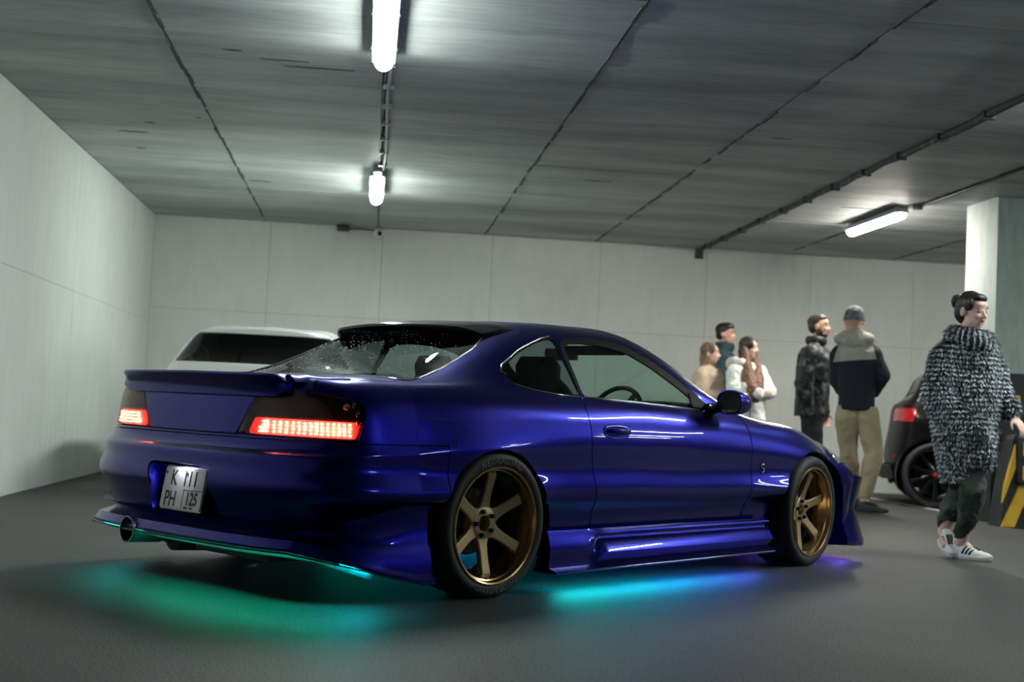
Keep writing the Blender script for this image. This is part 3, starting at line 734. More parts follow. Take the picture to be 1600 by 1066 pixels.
# ---------- lamps, plate, skirts, spoilers and the rest of the coupe ----------
for sg in (-1, 1):
    L = lamp.side(sg)
    V = L.V
    top = L.clip(V[:, 2]-.704); low = L.clip(.704-V[:, 2])
    hs = L.build('tail_lamp', M_lamp_house, car, lip=0, off=.030)
    low.build('red_lens', M_lens_red, hs, lip=.028, off=-.001)
    top.build('smoked_lens', M_lens_smoke, hs, lip=.028, off=-.001)
    # led grid behind the lens and soft backing
    bk = low.clip(np.minimum(np.minimum(np.abs(low.V[:, 1])-.36-(low.V[:, 2]-.64)*.5, .700-low.V[:, 2]), low.V[:, 2]-.638))
    bk.build('led_backing', M_led_soft, hs, lip=0, off=.018)
    # leds placed on the lamp surface by height and arc
    b = MB()
    for z in (.648, .661, .674, .687):
        last = None
        for i in range(3, 64):
            c = _G[i]; k = np.argmax(c[:, 2] > z); t = (z-c[k-1, 2])/(c[k, 2]-c[k-1, 2]); p = c[k-1]*(1-t)+c[k]*t
            if p[1] < .425+(z-.64)*.3 or p[0] > -.74: continue
            if last is None or np.hypot(p[0]-last[0], p[1]-last[1]) > .0185:
                q = np.hypot(p[0]+.45, p[1]*.6); x = p[0]+.013*abs(p[0]+.45)/q; y = p[1]-.013*p[1]*.6/q
                b.ell((x+rl.uniform(-.001, .001), sg*(y+rl.uniform(-.002, .002)), z+rl.uniform(-.0012, .0012)), (rl.uniform(.005, .0085), rl.uniform(.005, .0085), rl.uniform(.004, .0056)), 8); last = p
    b.build('led', M_led, hs, smooth=True)['kind'] = 'stuff'
    for zz_, xx_ in ((.770, -.735), (.735, -.722), (.70, -.728)):
        k = np.argmin(np.abs(V[:, 2]-zz_)+np.abs(V[:, 0]-xx_)); p = V[k]-L.N[k]*.014; b = MB(); b.ell(tuple(p), (.010, .006, .014), 10); b.build('chrome_facet', M_chrome, hs, smooth=True)
    # bright reflector bowl at the outer corner
    k = np.argmin(np.abs(V[:, 2]-.752)+np.abs(V[:, 0]+.760)); p = V[k]-L.N[k]*.012; b = MB(); b.ell(tuple(p), (.016, .016, .016), 14); b.build('bulb_reflector', M_chrome, hs, smooth=True)
# emblem near the lid's middle (a small lock cover)
b = MB(); b.lathe([(.0, -.918), (.011, -.918), (.013, -.915), (.013, -.905)], 20, 'x'); o = b.build('lid_lock_emblem', M_chrome, car, smooth=True); o.location = (-.0, -.165, .700)
# licence plate in its recess
b = MB()
pp = rounded(REC, .02); F = [(-.985, y, z) for y, z in pp]; Bk = [(-.905, y*.94-.003, .40+(z-.40)*.92) for y, z in pp]
b.rings([F, Bk], (False, True)); b.build('plate_recess', M_paint, rb, smooth=False)
pl = mesh_root = empty('plate_tmp')
D.objects.remove(pl)
b = MB(); n = 5
b.prism(rounded([(-.15, -.088), (.15, -.088), (.15, .088), (-.15, .088)], .012), 0, .004, 'z')
plate = b.build('license_plate', M_plate, car, bevel=.001)
# orient: plate faces -x (rearwards), its right edge towards -y
mm = Matrix(((0, 0, -1), (-1, 0, 0), (0, 1, 0))).to_4x4(); 
plate.matrix_local = Matrix.Translation((-.955, -.014, .396)) @ Matrix.Rotation(R(9), 4, 'Y') @ mm @ Matrix.Scale(.95, 4)
def pt(txt, x, y, s, sx=.78, bold=.001): text_mesh('plate_letter', txt, s, .0006, M_plate_ink, plate, (x, y, .0046), (0, 0, 0), 'LEFT', sx, bold)
pt('K', -.098, .012, .092); pt('111', -.010, .012, .092, .82)
pt('PH', -.125, -.078, .092); pt('125', .035, -.066, .075, .78, .0015)
b = MB()
for c, d in (((.078, -.0055, .0043), (.142, .003, .0012)), ((.0125, -.044, .0043), (.003, .082, .0012)), ((.045, -.079, .0043), (.03, .007, .0012)), ((.085, -.079, .0043), (.025, .007, .0012))): b.box(c, d)
b.build('plate_rule', M_plate_ink, plate)
b = MB(); b.cyl((-.135, .062, .004), (-.135, .062, .007), .006, 12); b.cyl((.02, .062, .004), (.02, .062, .007), .006, 12); b.build('plate_screw', M_plate_ink, plate)
b = MB(); b.prism(rounded([(-.155, -.094), (.155, -.094), (.155, .094), (-.155, .094)], .012), -.006, -.001, 'z'); b.build('plate_frame', M_steel, plate, bevel=.001)
b = MB(); b.box((-.960, -.01, .4985), (.010, .09, .003)); b.build('plate_light', emitter('plate_lamp', (.85, .88, 1.0), 70), rb, bevel=.002)
# contour helper: point of the plan outline at arc parameter for a given overhang and width
def contour(xr, W, xs=-.45, n=5.0, m=3.0, k=26):
    out = []
    for i in range(k+1):
        ph = i/k*math.pi/2; out.append((xs+(xr-xs)*math.cos(ph)**(2/n), W*math.sin(ph)**(2/m)))
    return out                                   # centre -> side
def sweep(stations, name, m, parent, smooth=True, auto=35, cap=True):
    b = MB(); b.rings(stations, (cap, cap), closed=True); return b.build(name, m, parent, smooth=smooth, auto=auto)
# rear lower spat / lip, one sweep round the tail from right arch to left arch
def rear_lip():
    C_ = contour(-.978, .846, k=34)
    side = [(-.375, .846), (-.41, .846)]
    half = [(x, y, max(0, min(1, (-.45-x)/.46))) for x, y in C_]      # s: 0 side .. 1 rear
    pts = [(x, -y, s) for x, y, s in [(side[0][0], side[0][1], 0), (side[1][0], side[1][1], 0)]+half[::-1]]
    pts += [(x, -y, s) for x, y, s in pts[::-1][1:]]
    sd = [(0, .395), (-.012, .365), (-.016, .30), (-.006, .235), (.010, .215), (.022, .165), (.024, .125), (.045, .105), (.045, .095), (-.05, .095), (-.06, .36)]
    rr = [(-.004, .300), (-.012, .295), (-.055, .288), (-.06, .275), (-.02, .262), (.012, .254), (.022, .236), (.030, .222), (.028, .212), (-.07, .212), (-.08, .28)]
    st = []
    for i, (x, y, s) in enumerate(pts):
        a = pts[max(i-1, 0)]; c = pts[min(i+1, len(pts)-1)]; t = Vector((c[0]-a[0], c[1]-a[1], 0)).normalized(); o = Vector((-t.y, t.x, 0))
        if o.dot(Vector((x+.3, y*.3, 0))) < 0: o = -o
        q = s**1.15
        st.append([(x+o.x*(u0*(1-q)+u1*q), y+o.y*(u0*(1-q)+u1*q), z0*(1-q)+z1*q) for (u0, z0), (u1, z1) in zip(sd, rr)])
    ob = sweep(st, 'rear_valance', M_paint, car); return st
stl = rear_lip()
b = MB()
for rg in (stl,):
    b.rings([[Vector(s[8])+Vector((0, 0, d1))+(Vector(s[8])-Vector(s[9])).normalized()*d0 for d0, d1 in ((.003, -.0), (.012, -.001), (.012, -.007), (-.03, -.007))] for s in rg])
b.build('valance_splitter', M_black_gloss, car, smooth=True, auto=40)
# side skirts
for sg in (-1, 1):
    st = []; 
    for i in range(61):
        x = .335+(2.07-.335)*i/60; t = i/60
        k = min(1, max(0, (x-.62)/.06)); k = k*k*(3-2*k); f = min(1, max(0, (2.05-x)/.35))
        zb = .082+.020*t
        rise = .012*t
        plain = [(.832, .262), (.838, .250), (.850, .215), (.854, .19), (.855, .17), (.853, .15), (.850, .13), (.852, zb+.022), (.895, zb+.010), (.897, zb), (.76, zb)]
        scoop = [(.832, .262+rise), (.850, .252+rise), (.853, .244+rise), (.824, .224+rise), (.828, .214+rise), (.858, .198+rise), (.882, .160+rise), (.846, zb+.034), (.895, zb+.010), (.897, zb), (.76, zb)]
        st.append([(x, sg*(a[0]*(1-k)+c[0]*k), a[1]*(1-k)+c[1]*k) for a, c in zip(plain, scoop)])
    sweep(st if sg > 0 else st[::-1], 'side_skirt', M_paint, car)
    b = MB(); b.tube([(.345, sg*.897, .090), (.9, sg*.897, .096), (1.5, sg*.897, .103), (2.065, sg*.897, .109)], .0035, 6); b.build('skirt_edge', M_steel, car, smooth=True)
# boot spoiler (ducktail)
st = []
SPW = .57
for i in range(49):
    y = -SPW+2*SPW*i/48; a = abs(y)/SPW
    cx_ = (-.925)+ (.035*abs(y/.57)**3)         # follows the plan curve of the tail
    e = max(0, (a-.90)/.10); e = e*e*(3-2*e)
    zt = .872-.004*a-.030*e; xl = cx_-.045*(1-e)
    zb_ = .782+.018*e
    zd = top_z(-.72+.10*e*0, min(abs(y), .62))
    sec = [(cx_-.008, zb_), (cx_-.014, zb_+.035*(1-e)+.006*e), (cx_-.026*(1-e)-.01*e, zt-.034*(1-e)-.006), (xl+.004, zt-.014), (xl, zt-.008), (xl+.003, zt), (cx_+.02, zt+.001), (cx_+.10, zt-.002), (-.715, zd+.001), (-.715, zd-.012), (cx_+.06, zb_+.012)]
    st.append([(x, y, z) for x, z in sec])
sweep(st, 'boot_spoiler', M_paint, car, auto=50)
# the spoiler's swept tails on the wing tops
for sg in (-1, 1):
    b = MB(); rs = []
    for t in range(9):
        q = t/8; x = -.875+q*.24; y = .560+.070*q; z = max(top_z(x, min(y, .60)), .846); h = .022*(1-q)**1.2+.001; w_ = .034*(1-q)+.006
        rs.append([(x, sg*(y-w_), z-.004), (x, sg*(y-w_*.6), z+h*.8), (x, sg*y, z+h), (x, sg*(y+w_*.6), z+h*.45), (x, sg*(y+w_), z-.006)])
    b.rings(rs); b.build('spoiler_tail', M_paint, car, smooth=True, auto=50)
# roof spoiler
st = []
for i in range(41):
    y = -.50+1.0*i/40; a = abs(y)/.50; e = max(0, (a-.80)/.20)
    x0 = .47-.06*a*a; x1 = .085+.09*a*a+.04*e*e
    z0 = top_z(x0, y)+.0015; zt = top_z(.36, y)
    z1 = 1.150-.018*a*a-.022*e*e
    drop = .050*(1-.6*e*e)
    sec = [(x0, z0), (x0*.6+x1*.4, z0*.62+z1*.38+.007), (x1+.03, z1+.004), (x1, z1-.004), (x1+.002, z1-.014), (x1+.05, z1-drop*.75), (x1+.12, top_z(x1+.12, y)+.001), (x0-.04, z0-.012)]
    st.append([(x, y, z) for x, z in sec])
sweep(st, 'roof_spoiler', M_black_gloss, car, auto=50)
# fuel flap outline, door handle, badge
def on_side(pts, off):  return [(x, -(side_y(x, z)+off), z) for x, z in pts]
loop = rounded([(-.435, .725), (-.245, .722), (-.262, .598), (-.447, .600)], .02, 4); b = MB(); b.tube(on_side(loop+[loop[0]], -.001), .0022, 6); b.build('fuel_flap_gap', M_interior, car, smooth=True)
for sg, dd in ((-1, door_R), (1, door_L)):
    hc = (.775, .697); fl = lambda pts, off: [(x, sg*(side_y(x, z)+off), z) for x, z in pts]
    el = lambda rx, rz, n=28, p=2.6: [(hc[0]+math.copysign(abs(math.cos(t))**(2/p), math.cos(t))*rx, hc[1]+math.copysign(abs(math.sin(t))**(2/p), math.sin(t))*rz) for t in [2*math.pi*k/n for k in range(n)]]
    b = MB(); b.rings([fl(el(.098, .034), .0005), fl(el(.092, .030), .004), fl(el(.086, .026), .003), fl(el(.080, .022), .0015)], (False, True)); b.build('handle_bowl', M_paint, dd, smooth=True, auto=60)
    b = MB(); rs = []
    for k in range(15):
        t = k/14; x = .700+.150*t; h = math.sin(math.pi*t)**.5; z = .702; y = side_y(x, z)
        r = .009+.003*h; o = .010+.016*h
        rs.append([(x, sg*(y+o+.55*r*math.cos(a)), z+r*math.sin(a)) for a in [2*math.pi*j/10 for j in range(10)]])
    b.rings(rs); b.build('door_handle', M_paint, dd, smooth=True)
    b = MB(); c = (.868, .697); yy = side_y(*c)
    b.cyl((c[0], sg*(yy-.004), c[1]), (c[0], sg*(yy+.006), c[1]), .009, 16); b.build('key_cylinder', M_chrome, dd, smooth=True, auto=40)
# small chrome S badge on the fender
b = MB(); pts = []
for k in range(31):
    t = k/30; ang = R(40)+t*R(250) if t < .5 else R(290-125)+0
cS = (2.0, .535); S1 = [(.016, .016), (.006, .022), (-.010, .020), (-.016, .010), (-.008, .002), (.008, -.002), (.016, -.010), (.010, -.020), (-.006, -.022), (-.016, -.016)]
b.tube(on_side([(cS[0]+u, cS[1]+v) for u, v in S1], .003), .0042, 8); b.build('fender_badge', M_chrome, fend_R, smooth=True)
# head lamps
for sg in (-1, 1):
    hl = headl.side(sg); h0 = hl.build('head_lamp', M_black_gloss, car, lip=0, off=.035); hl.build('head_lamp_lens', M_lens_clear, h0, lip=.02)
    for x, y, z, r in ((2.925, .715, .592, .026), (2.99, .60, .59, .030)):
        b = MB(); b.ell((x, sg*y, z), (r*.6, r, r*.8), 18); b.build('reflector', M_chrome, h0, smooth=True)
# front bumper kit: duct, canard plates, intake and lip
for sg in (-1, 1):
    b = MB(); rs = []
    for x, y, z0, z1 in ((2.875, .848, .10, .50), (2.95, .852, .095, .50), (3.04, .850, .09, .49), (3.11, .825, .09, .48), (3.175, .76, .09, .47), (3.212, .66, .09, .42), (3.24, .50, .09, .27), (3.25, .3, .09, .22), (3.25, .0, .09, .21)):
        rs.append([(x, sg*y, z1), (x-.035, sg*(y-.03), (z0+z1)/2+.02), (x+.02, sg*(y+.012), z0+.03), (x+.02, sg*(y+.012), z0), (x-.12, sg*max(y-.10, 0), z0), (x-.12, sg*max(y-.12, 0), z1)])
    b.rings(rs); b.build('front_lip', M_paint, car, smooth=True, auto=35)
    for z, w_ in ((.105, .07),):
        b = MB(); b.prism([(2.90, sg*.83), (2.92, sg*(.85+w_*.4)), (3.06, sg*(.83+w_*.5)), (3.17, sg*.72), (3.12, sg*.66)], z-.004, z+.002, 'z'); b.build('canard', M_glass_dark if z < .2 else M_paint, car, bevel=.001)
    b = MB(); b.ell((3.115, sg*.66, .27), (.05, .12, .055), 16); b.build('bumper_duct', M_dark, car, smooth=True)
b = MB(); b.box((3.08, 0, .26), (.06, 1.1, .30)); b.build('intake_grille', M_dark, car)
# door mirrors
for sg in (-1, 1):
    b = MB(); rs = []
    c = Vector((1.66, sg*.882, .866))
    for t in range(9):
        q = t/8; s_ = math.sin(math.pi*(.06+.47*q)) if q < 1 else .99
        s_ = (1-(1-q)**2.6)**.5
        x = c.x+.115-.165*q
        rs.append([(x, c.y+math.copysign(abs(math.cos(a))**.75, math.cos(a))*.074*max(s_, .12), c.z+math.copysign(abs(math.sin(a))**.8, math.sin(a))*.062*max(s_, .12)) for a in [2*math.pi*k/28 for k in range(28)]])
    rs.append([(c.x-.052, c.y+math.copysign(abs(math.cos(a))**.75, math.cos(a))*.069, c.z+math.copysign(abs(math.sin(a))**.8, math.sin(a))*.056) for a in [2*math.pi*k/28 for k in range(28)]])
    rs.append([(c.x-.040, c.y+math.copysign(abs(math.cos(a))**.75, math.cos(a))*.065, c.z+math.copysign(abs(math.sin(a))**.8, math.sin(a))*.052) for a in [2*math.pi*k/28 for k in range(28)]])
    b.rings(rs); mo = b.build('door_mirror', M_paint, car, smooth=True, auto=50)
    b = MB(); ring = [(c.x-.0455, c.y+math.copysign(abs(math.cos(a))**.75, math.cos(a))*.065, c.z+math.copysign(abs(math.sin(a))**.8, math.sin(a))*.052) for a in [2*math.pi*k/28 for k in range(28)]]
    b.rings([ring, [(x+.003, y, z) for x, y, z in ring]]); b.build('mirror_glass', M_chrome, mo)
    b = MB(); b.tube([(1.66, sg*.83, .85), (1.63, sg*.80, .835), (1.60, sg*.765, .825)], [.03, .026, .034], 12); b.build('mirror_foot', M_black_gloss, mo, smooth=True)
    b = MB(); yb = lambda x, z: sg*(side_y(x, z)+.004)
    pv = [(1.47, .835), (1.60, .822), (1.66, .835), (1.56, .880), (1.49, .905)]
    b.rings([[(x, yb(x, z)-sg*.012, z) for x, z in pv], [(x, yb(x, z), z) for x, z in pv]]); b.build('mirror_base_panel', M_black_rubber, car, bevel=.003)
# interior
for y in (-.36, .36):
    for nm, x0 in (('front_seat', 1.02),):
        b = MB(); b.box((x0+.10, y, .42), (.50, .46, .16)); se = b.build(nm, M_interior, car, bevel=.05, segs=3, smooth=True)
        rs = []; 
        for z, w_, d_, xo in ((.40, .22, .09, -.12), (.55, .245, .09, -.16), (.70, .25, .08, -.20), (.82, .235, .07, -.235), (.90, .17, .06, -.255), (.935, .13, .055, -.265), (.99, .135, .06, -.27), (1.035, .10, .05, -.275)):
            rs.append([(x0+xo+math.sin(a)*d_, y+math.copysign(abs(math.cos(a))**.7, math.cos(a))*w_, z) for a in [2*math.pi*k/20 for k in range(20)]])
        b = MB(); b.rings(rs); b.build('backrest', M_seat if y > 0 else M_interior, se, smooth=True)
b = MB(); b.box((.28, 0, .48), (.46, 1.15, .18)); rsb = b.build('rear_bench', M_interior, car, bevel=.05, segs=3, smooth=True)
b = MB(); b.box((.06, 0, .70), (.12, 1.15, .40), (0, R(-18), 0)); b.build('bench_backrest', M_interior, rsb, bevel=.05, segs=3, smooth=True)
b = MB(); b.box((-.20, 0, .842), (.34, 1.12, .02)); b.build('parcel_shelf', M_interior, car, bevel=.005)
b = MB(); b.prism([(1.62, .55), (1.60, .79), (1.68, .825), (2.0, .825), (2.0, .5)], -.70, .70, 'y'); dash = b.build('dashboard', M_interior, car, bevel=.03, segs=3)
b = MB(); rs = [[(1.66+math.cos(a)*.06, -.36+math.sin(a)*.17, z) for a in [math.pi*k/12-math.pi/2 for k in range(25)]] for z in (.80, .845)]; b.rings(rs); b.build('instrument_hood', M_interior, dash, bevel=.01)
# right-hand steering wheel
sw = empty('sw_tmp'); D.objects.remove(sw)
b = MB(); ring = []
T = Matrix.Translation((1.35, -.36, .765)) @ Matrix.Rotation(R(-68), 4, 'Y'); b.T = T
rr = []
for k in range(41):
    a = 2*math.pi*k/40; rr.append([((.165+.013*math.cos(t))*math.cos(a), (.165+.013*math.cos(t))*math.sin(a), .013*math.sin(t)) for t in [2*math.pi*j/8 for j in range(8)]])
b.rings(rr, (False, False)); b.cyl((0, 0, -.03), (0, 0, .01), .05, 16)
for a in (90, 215, 325): b.box((.10*math.cos(R(a)), .10*math.sin(R(a)), -.005), (.15, .03, .01), (0, 0, R(a)))
b.build('steering_wheel', M_interior, car, smooth=True, auto=45)
b = MB(); b.box((1.33, 0, 1.085), (.02, .26, .065), (0, 0, R(-10))); b.cyl((1.34, 0, 1.10), (1.37, 0, 1.14), .008, 8); b.build('interior_mirror', M_dark, car, bevel=.006)
b = MB(); b.box((1.17, -.33, 1.095), (.13, .36, .018), (0, R(12), 0)); b.build('sun_visor', M_interior, car, bevel=.008)
# exhaust
b = MB(); b.lathe([(.050, -1.015), (.054, -1.015), (.055, -1.0), (.055, -.86), (.046, -.86), (.044, -.99), (.050, -1.015)], 32, 'x'); ex = b.build('exhaust_tip', M_steel, car, smooth=True, auto=40); ex.location = (0, .295, .172)
ex.rotation_euler = (0, R(2), 0)
b = MB(); b.tube([(-.92, 0, 0), (-.90, 0, 0), (-.87, -.0, -.0), (-.82, -.02, 0), (-.80, -.02, 0), (-.35, -.06, 0), (-.32, -.06, 0), (-.2, -.1, .03)], [.04, .040, .042, .055, .088, .088, .05, .03], 24); b.build('muffler', M_dark_rust, ex, smooth=True, auto=40)
b = MB(); b.lathe([(.0, -.94), (.046, -.94)], 24, 'x'); b.build('tip_bore', M_black_rubber, ex)
b = MB(); b.box((-.90, .02, .235), (.05, .5, .05)); b.box((-.7, -.25, .2), (.35, .5, .10)); b.build('rear_subframe', M_dark, car, bevel=.01)
b = MB(); b.tube([(-.955, .33, .235), (-.96, .335, .225), (-.955, .34, .215)], .012, 10); b.build('tow_hook', M_chrome, car, smooth=True)
# underglow strips fixed under the sills and the valance
def strip(pts, cols, seg, strength, name='underglow_strip'):
    n = len(pts)-1
    for k in range(n):
        a = Vector(pts[k]); c = Vector(pts[k+1])
        if a.x < -.8 and abs((a.y+c.y)/2-.295) < .085: continue        # gap over the exhaust tip
        m = emitter('glow_%d_%d' % (id(pts) % 997, k), cols[k], strength[k] if isinstance(strength, (list, tuple)) else strength)
        d = (c-a); q = d.normalized(); b = MB(); b.tube([a+q*.004, c-q*.004], .004, 6); b.build(name, m, car)
GLOW = 175
strip([(.40, -.845, .080), (.75, -.845, .084), (1.10, -.845, .088), (1.40, -.845, .092), (1.70, -.845, .096), (1.98, -.845, .099)], [(0, .75, .80), (0, .62, .9), (0, .45, 1), (.02, .28, 1), (.05, .15, 1)], 0, [GLOW, GLOW, GLOW, GLOW*.8, GLOW*.6])
strip([(2.90, -.78, .0965), (3.02, -.77, .0895), (3.10, -.70, .0885), (3.14, -.4, .0885), (3.15, .0, .0885)], [(.10, .16, 1), (.28, .12, 1), (.25, .1, 1), (.2, .1, 1)], 0, [GLOW*.7, GLOW*.5, GLOW*.3, GLOW*.3])
strip([(.50, .845, .081), (1.0, .845, .087), (1.5, .845, .093), (1.98, .845, .099)], [(0, .8, .6), (0, .6, .9), (0, .4, 1)], 0, GLOW*.5)
pts = []
for k in range(3, len(stl)-3, 3):
    a_, c_ = Vector(stl[k][8]), Vector(stl[k][9]); q_ = a_.lerp(c_, .42 if a_.z < .105 or a_.z > .205 else .85); pts.append((q_.x, q_.y, q_.z-.001))
gc = []
for k in range(len(pts)-1):
    t = k/(len(pts)-2); gc.append((0, .55+.25*math.sin(math.pi*min(1, t*1.5)), .62-.22*math.sin(math.pi*min(1, t*1.1))))
strip(pts, gc, 0, [GLOW*1.15*(1-.80*k/(len(pts)-2)) for k in range(len(pts)-1)])
# added shield on the strip's inner side, blocks its light from the underside
b = MB(); b.rings([[Vector(p)+Vector((-p[0]-.45, -p[1], 0)).normalized()*.022+Vector((0, 0, dz)) for dz in (.02, -.026)] for p in [(x, y, z) for x, y, z in pts]], (False, False), closed=False)
b.build('glow_shield', M_dark, car).modifiers.new('t', 'SOLIDIFY').thickness = .003
# water droplets on the rear glass
b = MB(); rd = random.Random(5); k = 0
while k < 260:
    x = rd.uniform(-.36, .24); y = rd.gauss(.12, .22) if rd.random() < .7 else rd.uniform(-.5, .5)
    if abs(y) > .5: continue
    b.ell((x, y, top_z(x, y)+.0005), (rd.uniform(.002, .0042),)*2+(.002,), 6); k += 1
b.build('water_droplet', M_droplet, car, smooth=True)['kind'] = 'stuff'
# ================= people =================
def V3(*a): return Vector(a)
def cap(b, a, ra, c, rc, seg=14, flat=1.0):
    """rounded tapered limb between two joints"""
    a = Vector(a); c = Vector(c); d = (c-a); L = d.length; d.normalize()
    pts = []; rr = []
    for k in range(4): t = math.pi/2*k/4; pts.append(a-d*ra*math.cos(t)); rr.append(max(ra*math.sin(t), ra*.08))
    pts.append(a); rr.append(ra); pts.append(c); rr.append(rc)
    for k in range(1, 5): t = math.pi/2*k/4; pts.append(c+d*rc*math.sin(t)); rr.append(max(rc*math.cos(t), rc*.08))
    b.tube(pts, rr, seg)
def chain(b, pts, rr, seg=14):
    for i in range(len(pts)-1): cap(b, pts[i], rr[i], pts[i+1], rr[i+1], seg)
def blob(b, name, m, parent, voxel=.01, smooth=4, wrinkle=None, cuts=(), fac=.5):
    o = b.build(name, m, parent)
    md = o.modifiers.new('r', 'REMESH'); md.mode = 'VOXEL'; md.voxel_size = voxel; md.use_smooth_shade = True
    sm = o.modifiers.new('s', 'SMOOTH'); sm.iterations = smooth; sm.factor = fac
    if wrinkle:
        tx = D.textures.new(name+'_folds', 'CLOUDS'); tx.noise_scale = wrinkle[0]; tx.noise_depth = 2
        dm = o.modifiers.new('d', 'DISPLACE'); dm.texture = tx; dm.strength = wrinkle[1]; dm.mid_level = .5
    bake(o)
    me = o.data
    if cuts:
        bm = bmesh.new(); bm.from_mesh(me)
        for co, no in cuts:
            g = bm.verts[:]+bm.edges[:]+bm.faces[:]
            r = bmesh.ops.bisect_plane(bm, geom=g, plane_co=co, plane_no=no, clear_outer=True)
            ed = [e for e in r['geom_cut'] if isinstance(e, bmesh.types.BMEdge)]
            try: bmesh.ops.holes_fill(bm, edges=ed, sides=0)
            except Exception: pass
        bm.to_mesh(me); bm.free()
    if not me.materials: me.materials.append(m)
    me.polygons.foreach_set('use_smooth', [True]*len(me.polygons))
    return o
def basis(phi, pitch=0.):
    F = V3(math.cos(phi)*math.cos(pitch), math.sin(phi)*math.cos(pitch), math.sin(pitch)); S = V3(-math.sin(phi), math.cos(phi), 0); return F, S, F.cross(S)
def ell_b(b, c, F, S, U, d, seg=16):
    k = len(b.v); b.ell((0, 0, 0), d, seg); c = Vector(c)
    for i in range(k, len(b.v)): v = b.v[i]; b.v[i] = tuple(c+F*v[0]+S*v[1]+U*v[2])
def head(b, c, phi, pitch=0., s=1.0):
    """adds a head (face towards phi) to the body shape; c is the head's centre"""
    F, S, U = basis(phi, pitch); c = Vector(c)
    P = lambda f, l, u: c+F*f*s+S*l*s+U*u*s
    E = lambda f, l, u, a, w_, h: ell_b(b, P(f, l, u), F, S, U, (a*s, w_*s, h*s))
    E(-.012, 0, .030, .094, .075, .088); E(.022, 0, -.018, .066, .060, .085); E(.048, 0, -.078, .030, .030, .028)
    E(.030, .03, -.055, .045, .028, .04); E(.030, -.03, -.055, .045, .028, .04)
    E(.066, .034, -.022, .020, .022, .022); E(.066, -.034, -.022, .020, .022, .022)
    E(.068, 0, .050, .018, .05, .022); E(.074, .024, .026, .013, .020, .007); E(.074, -.024, .026, .013, .020, .007)
    cap(b, P(.085, 0, .012), .008*s, P(.103, 0, -.022), .0125*s, 10); E(.090, .012, -.026, .010, .008, .008); E(.090, -.012, -.026, .010, .008, .008)
    E(.082, 0, -.052, .011, .023, .0095)
    for l in (1, -1): E(-.008, l*.077, -.008, .020, .009, .031)
    return P, F, S, U
def face(parent, P, F, S, U, s=1., brow=None, lips=None, closed=False, beard=None):
    brow = brow or M_hair_dark; lips = lips or M_lips
    for l in (1, -1):
        b = MB(); ell_b(b, P(.075, l*.031, .008), F, S, U, (.0125*s, .0145*s, .0095*s), 12)
        b.build('eye', M_skin_lid if closed else M_eye_white, parent, smooth=True)
        if not closed:
            b = MB(); ell_b(b, P(.0845, l*.030, .007), F, S, U, (.004*s, .0065*s, .0065*s), 10); b.build('iris', M_eye_dark, parent, smooth=True)
        b = MB(); b.tube([P(.082, l*.017, .0045 if closed else .014), P(.088, l*.031, .0015 if closed else .0175), P(.078, l*.045, .005 if closed else .012)], [.0012*s, .0022*s, .0012*s], 6); b.build('eyelash', brow, parent, smooth=True)
        b = MB(); b.tube([P(.090, l*.014, .029), P(.091, l*.031, .036), P(.076, l*.052, .029)], [.0028*s, .0036*s, .0015*s], 6); b.build('eyebrow', brow, parent, smooth=True)
    b = MB(); ell_b(b, P(.0895, 0, -.0475), F, S, U, (.0065*s, .019*s, .0042*s), 12); ell_b(b, P(.0885, 0, -.0555), F, S, U, (.0068*s, .0165*s, .005*s), 12)
    blob(b, 'lips', lips, parent, .0022*s, 2)
def hand(b, w_, d, n, th, curl=.5, s=1.0):
    """five-fingered hand rooted at the wrist: d along the hand, n out of the back of it, th towards the thumb"""
    w_ = Vector(w_); d = Vector(d).normalized(); n = Vector(n); n = (n-d*n.dot(d)).normalized(); t = Vector(th); t = (t-d*t.dot(d)-n*t.dot(n)).normalized()
    k = len(b.v); cap(b, w_, .024*s, w_+d*.02*s, .024*s, 10)
    ell_b(b, w_+d*.055*s, d, t, n, (.050*s, .040*s, .016*s))
    for i, (o, L) in enumerate(((.030, .070), (.010, .080), (-.010, .075), (-.029, .058))):
        p = w_+d*.088*s+t*o*s; a = 0; q = d.copy()
        for j, f in enumerate((.45, .32, .23)):
            a += curl*(.55, .75, .5)[j]; v = d*math.cos(a)-n*math.sin(a)+t*o*1.2; v.normalize(); e = p+v*L*f*s
            r0 = (.0088, .0080, .0072)[j]*s; cap(b, p, r0, e, r0*.93, 8); p = e
    p = w_+d*.030*s+t*.030*s; v = (d*.7+t*.75-n*.25).normalized(); e = p+v*.038*s; cap(b, p, .0125*s, e, .0100*s, 8)
    v2 = (d*.95+t*.25-n*.35*(.5+curl)).normalized(); cap(b, e, .0100*s, e+v2*.032*s, .0082*s, 8)
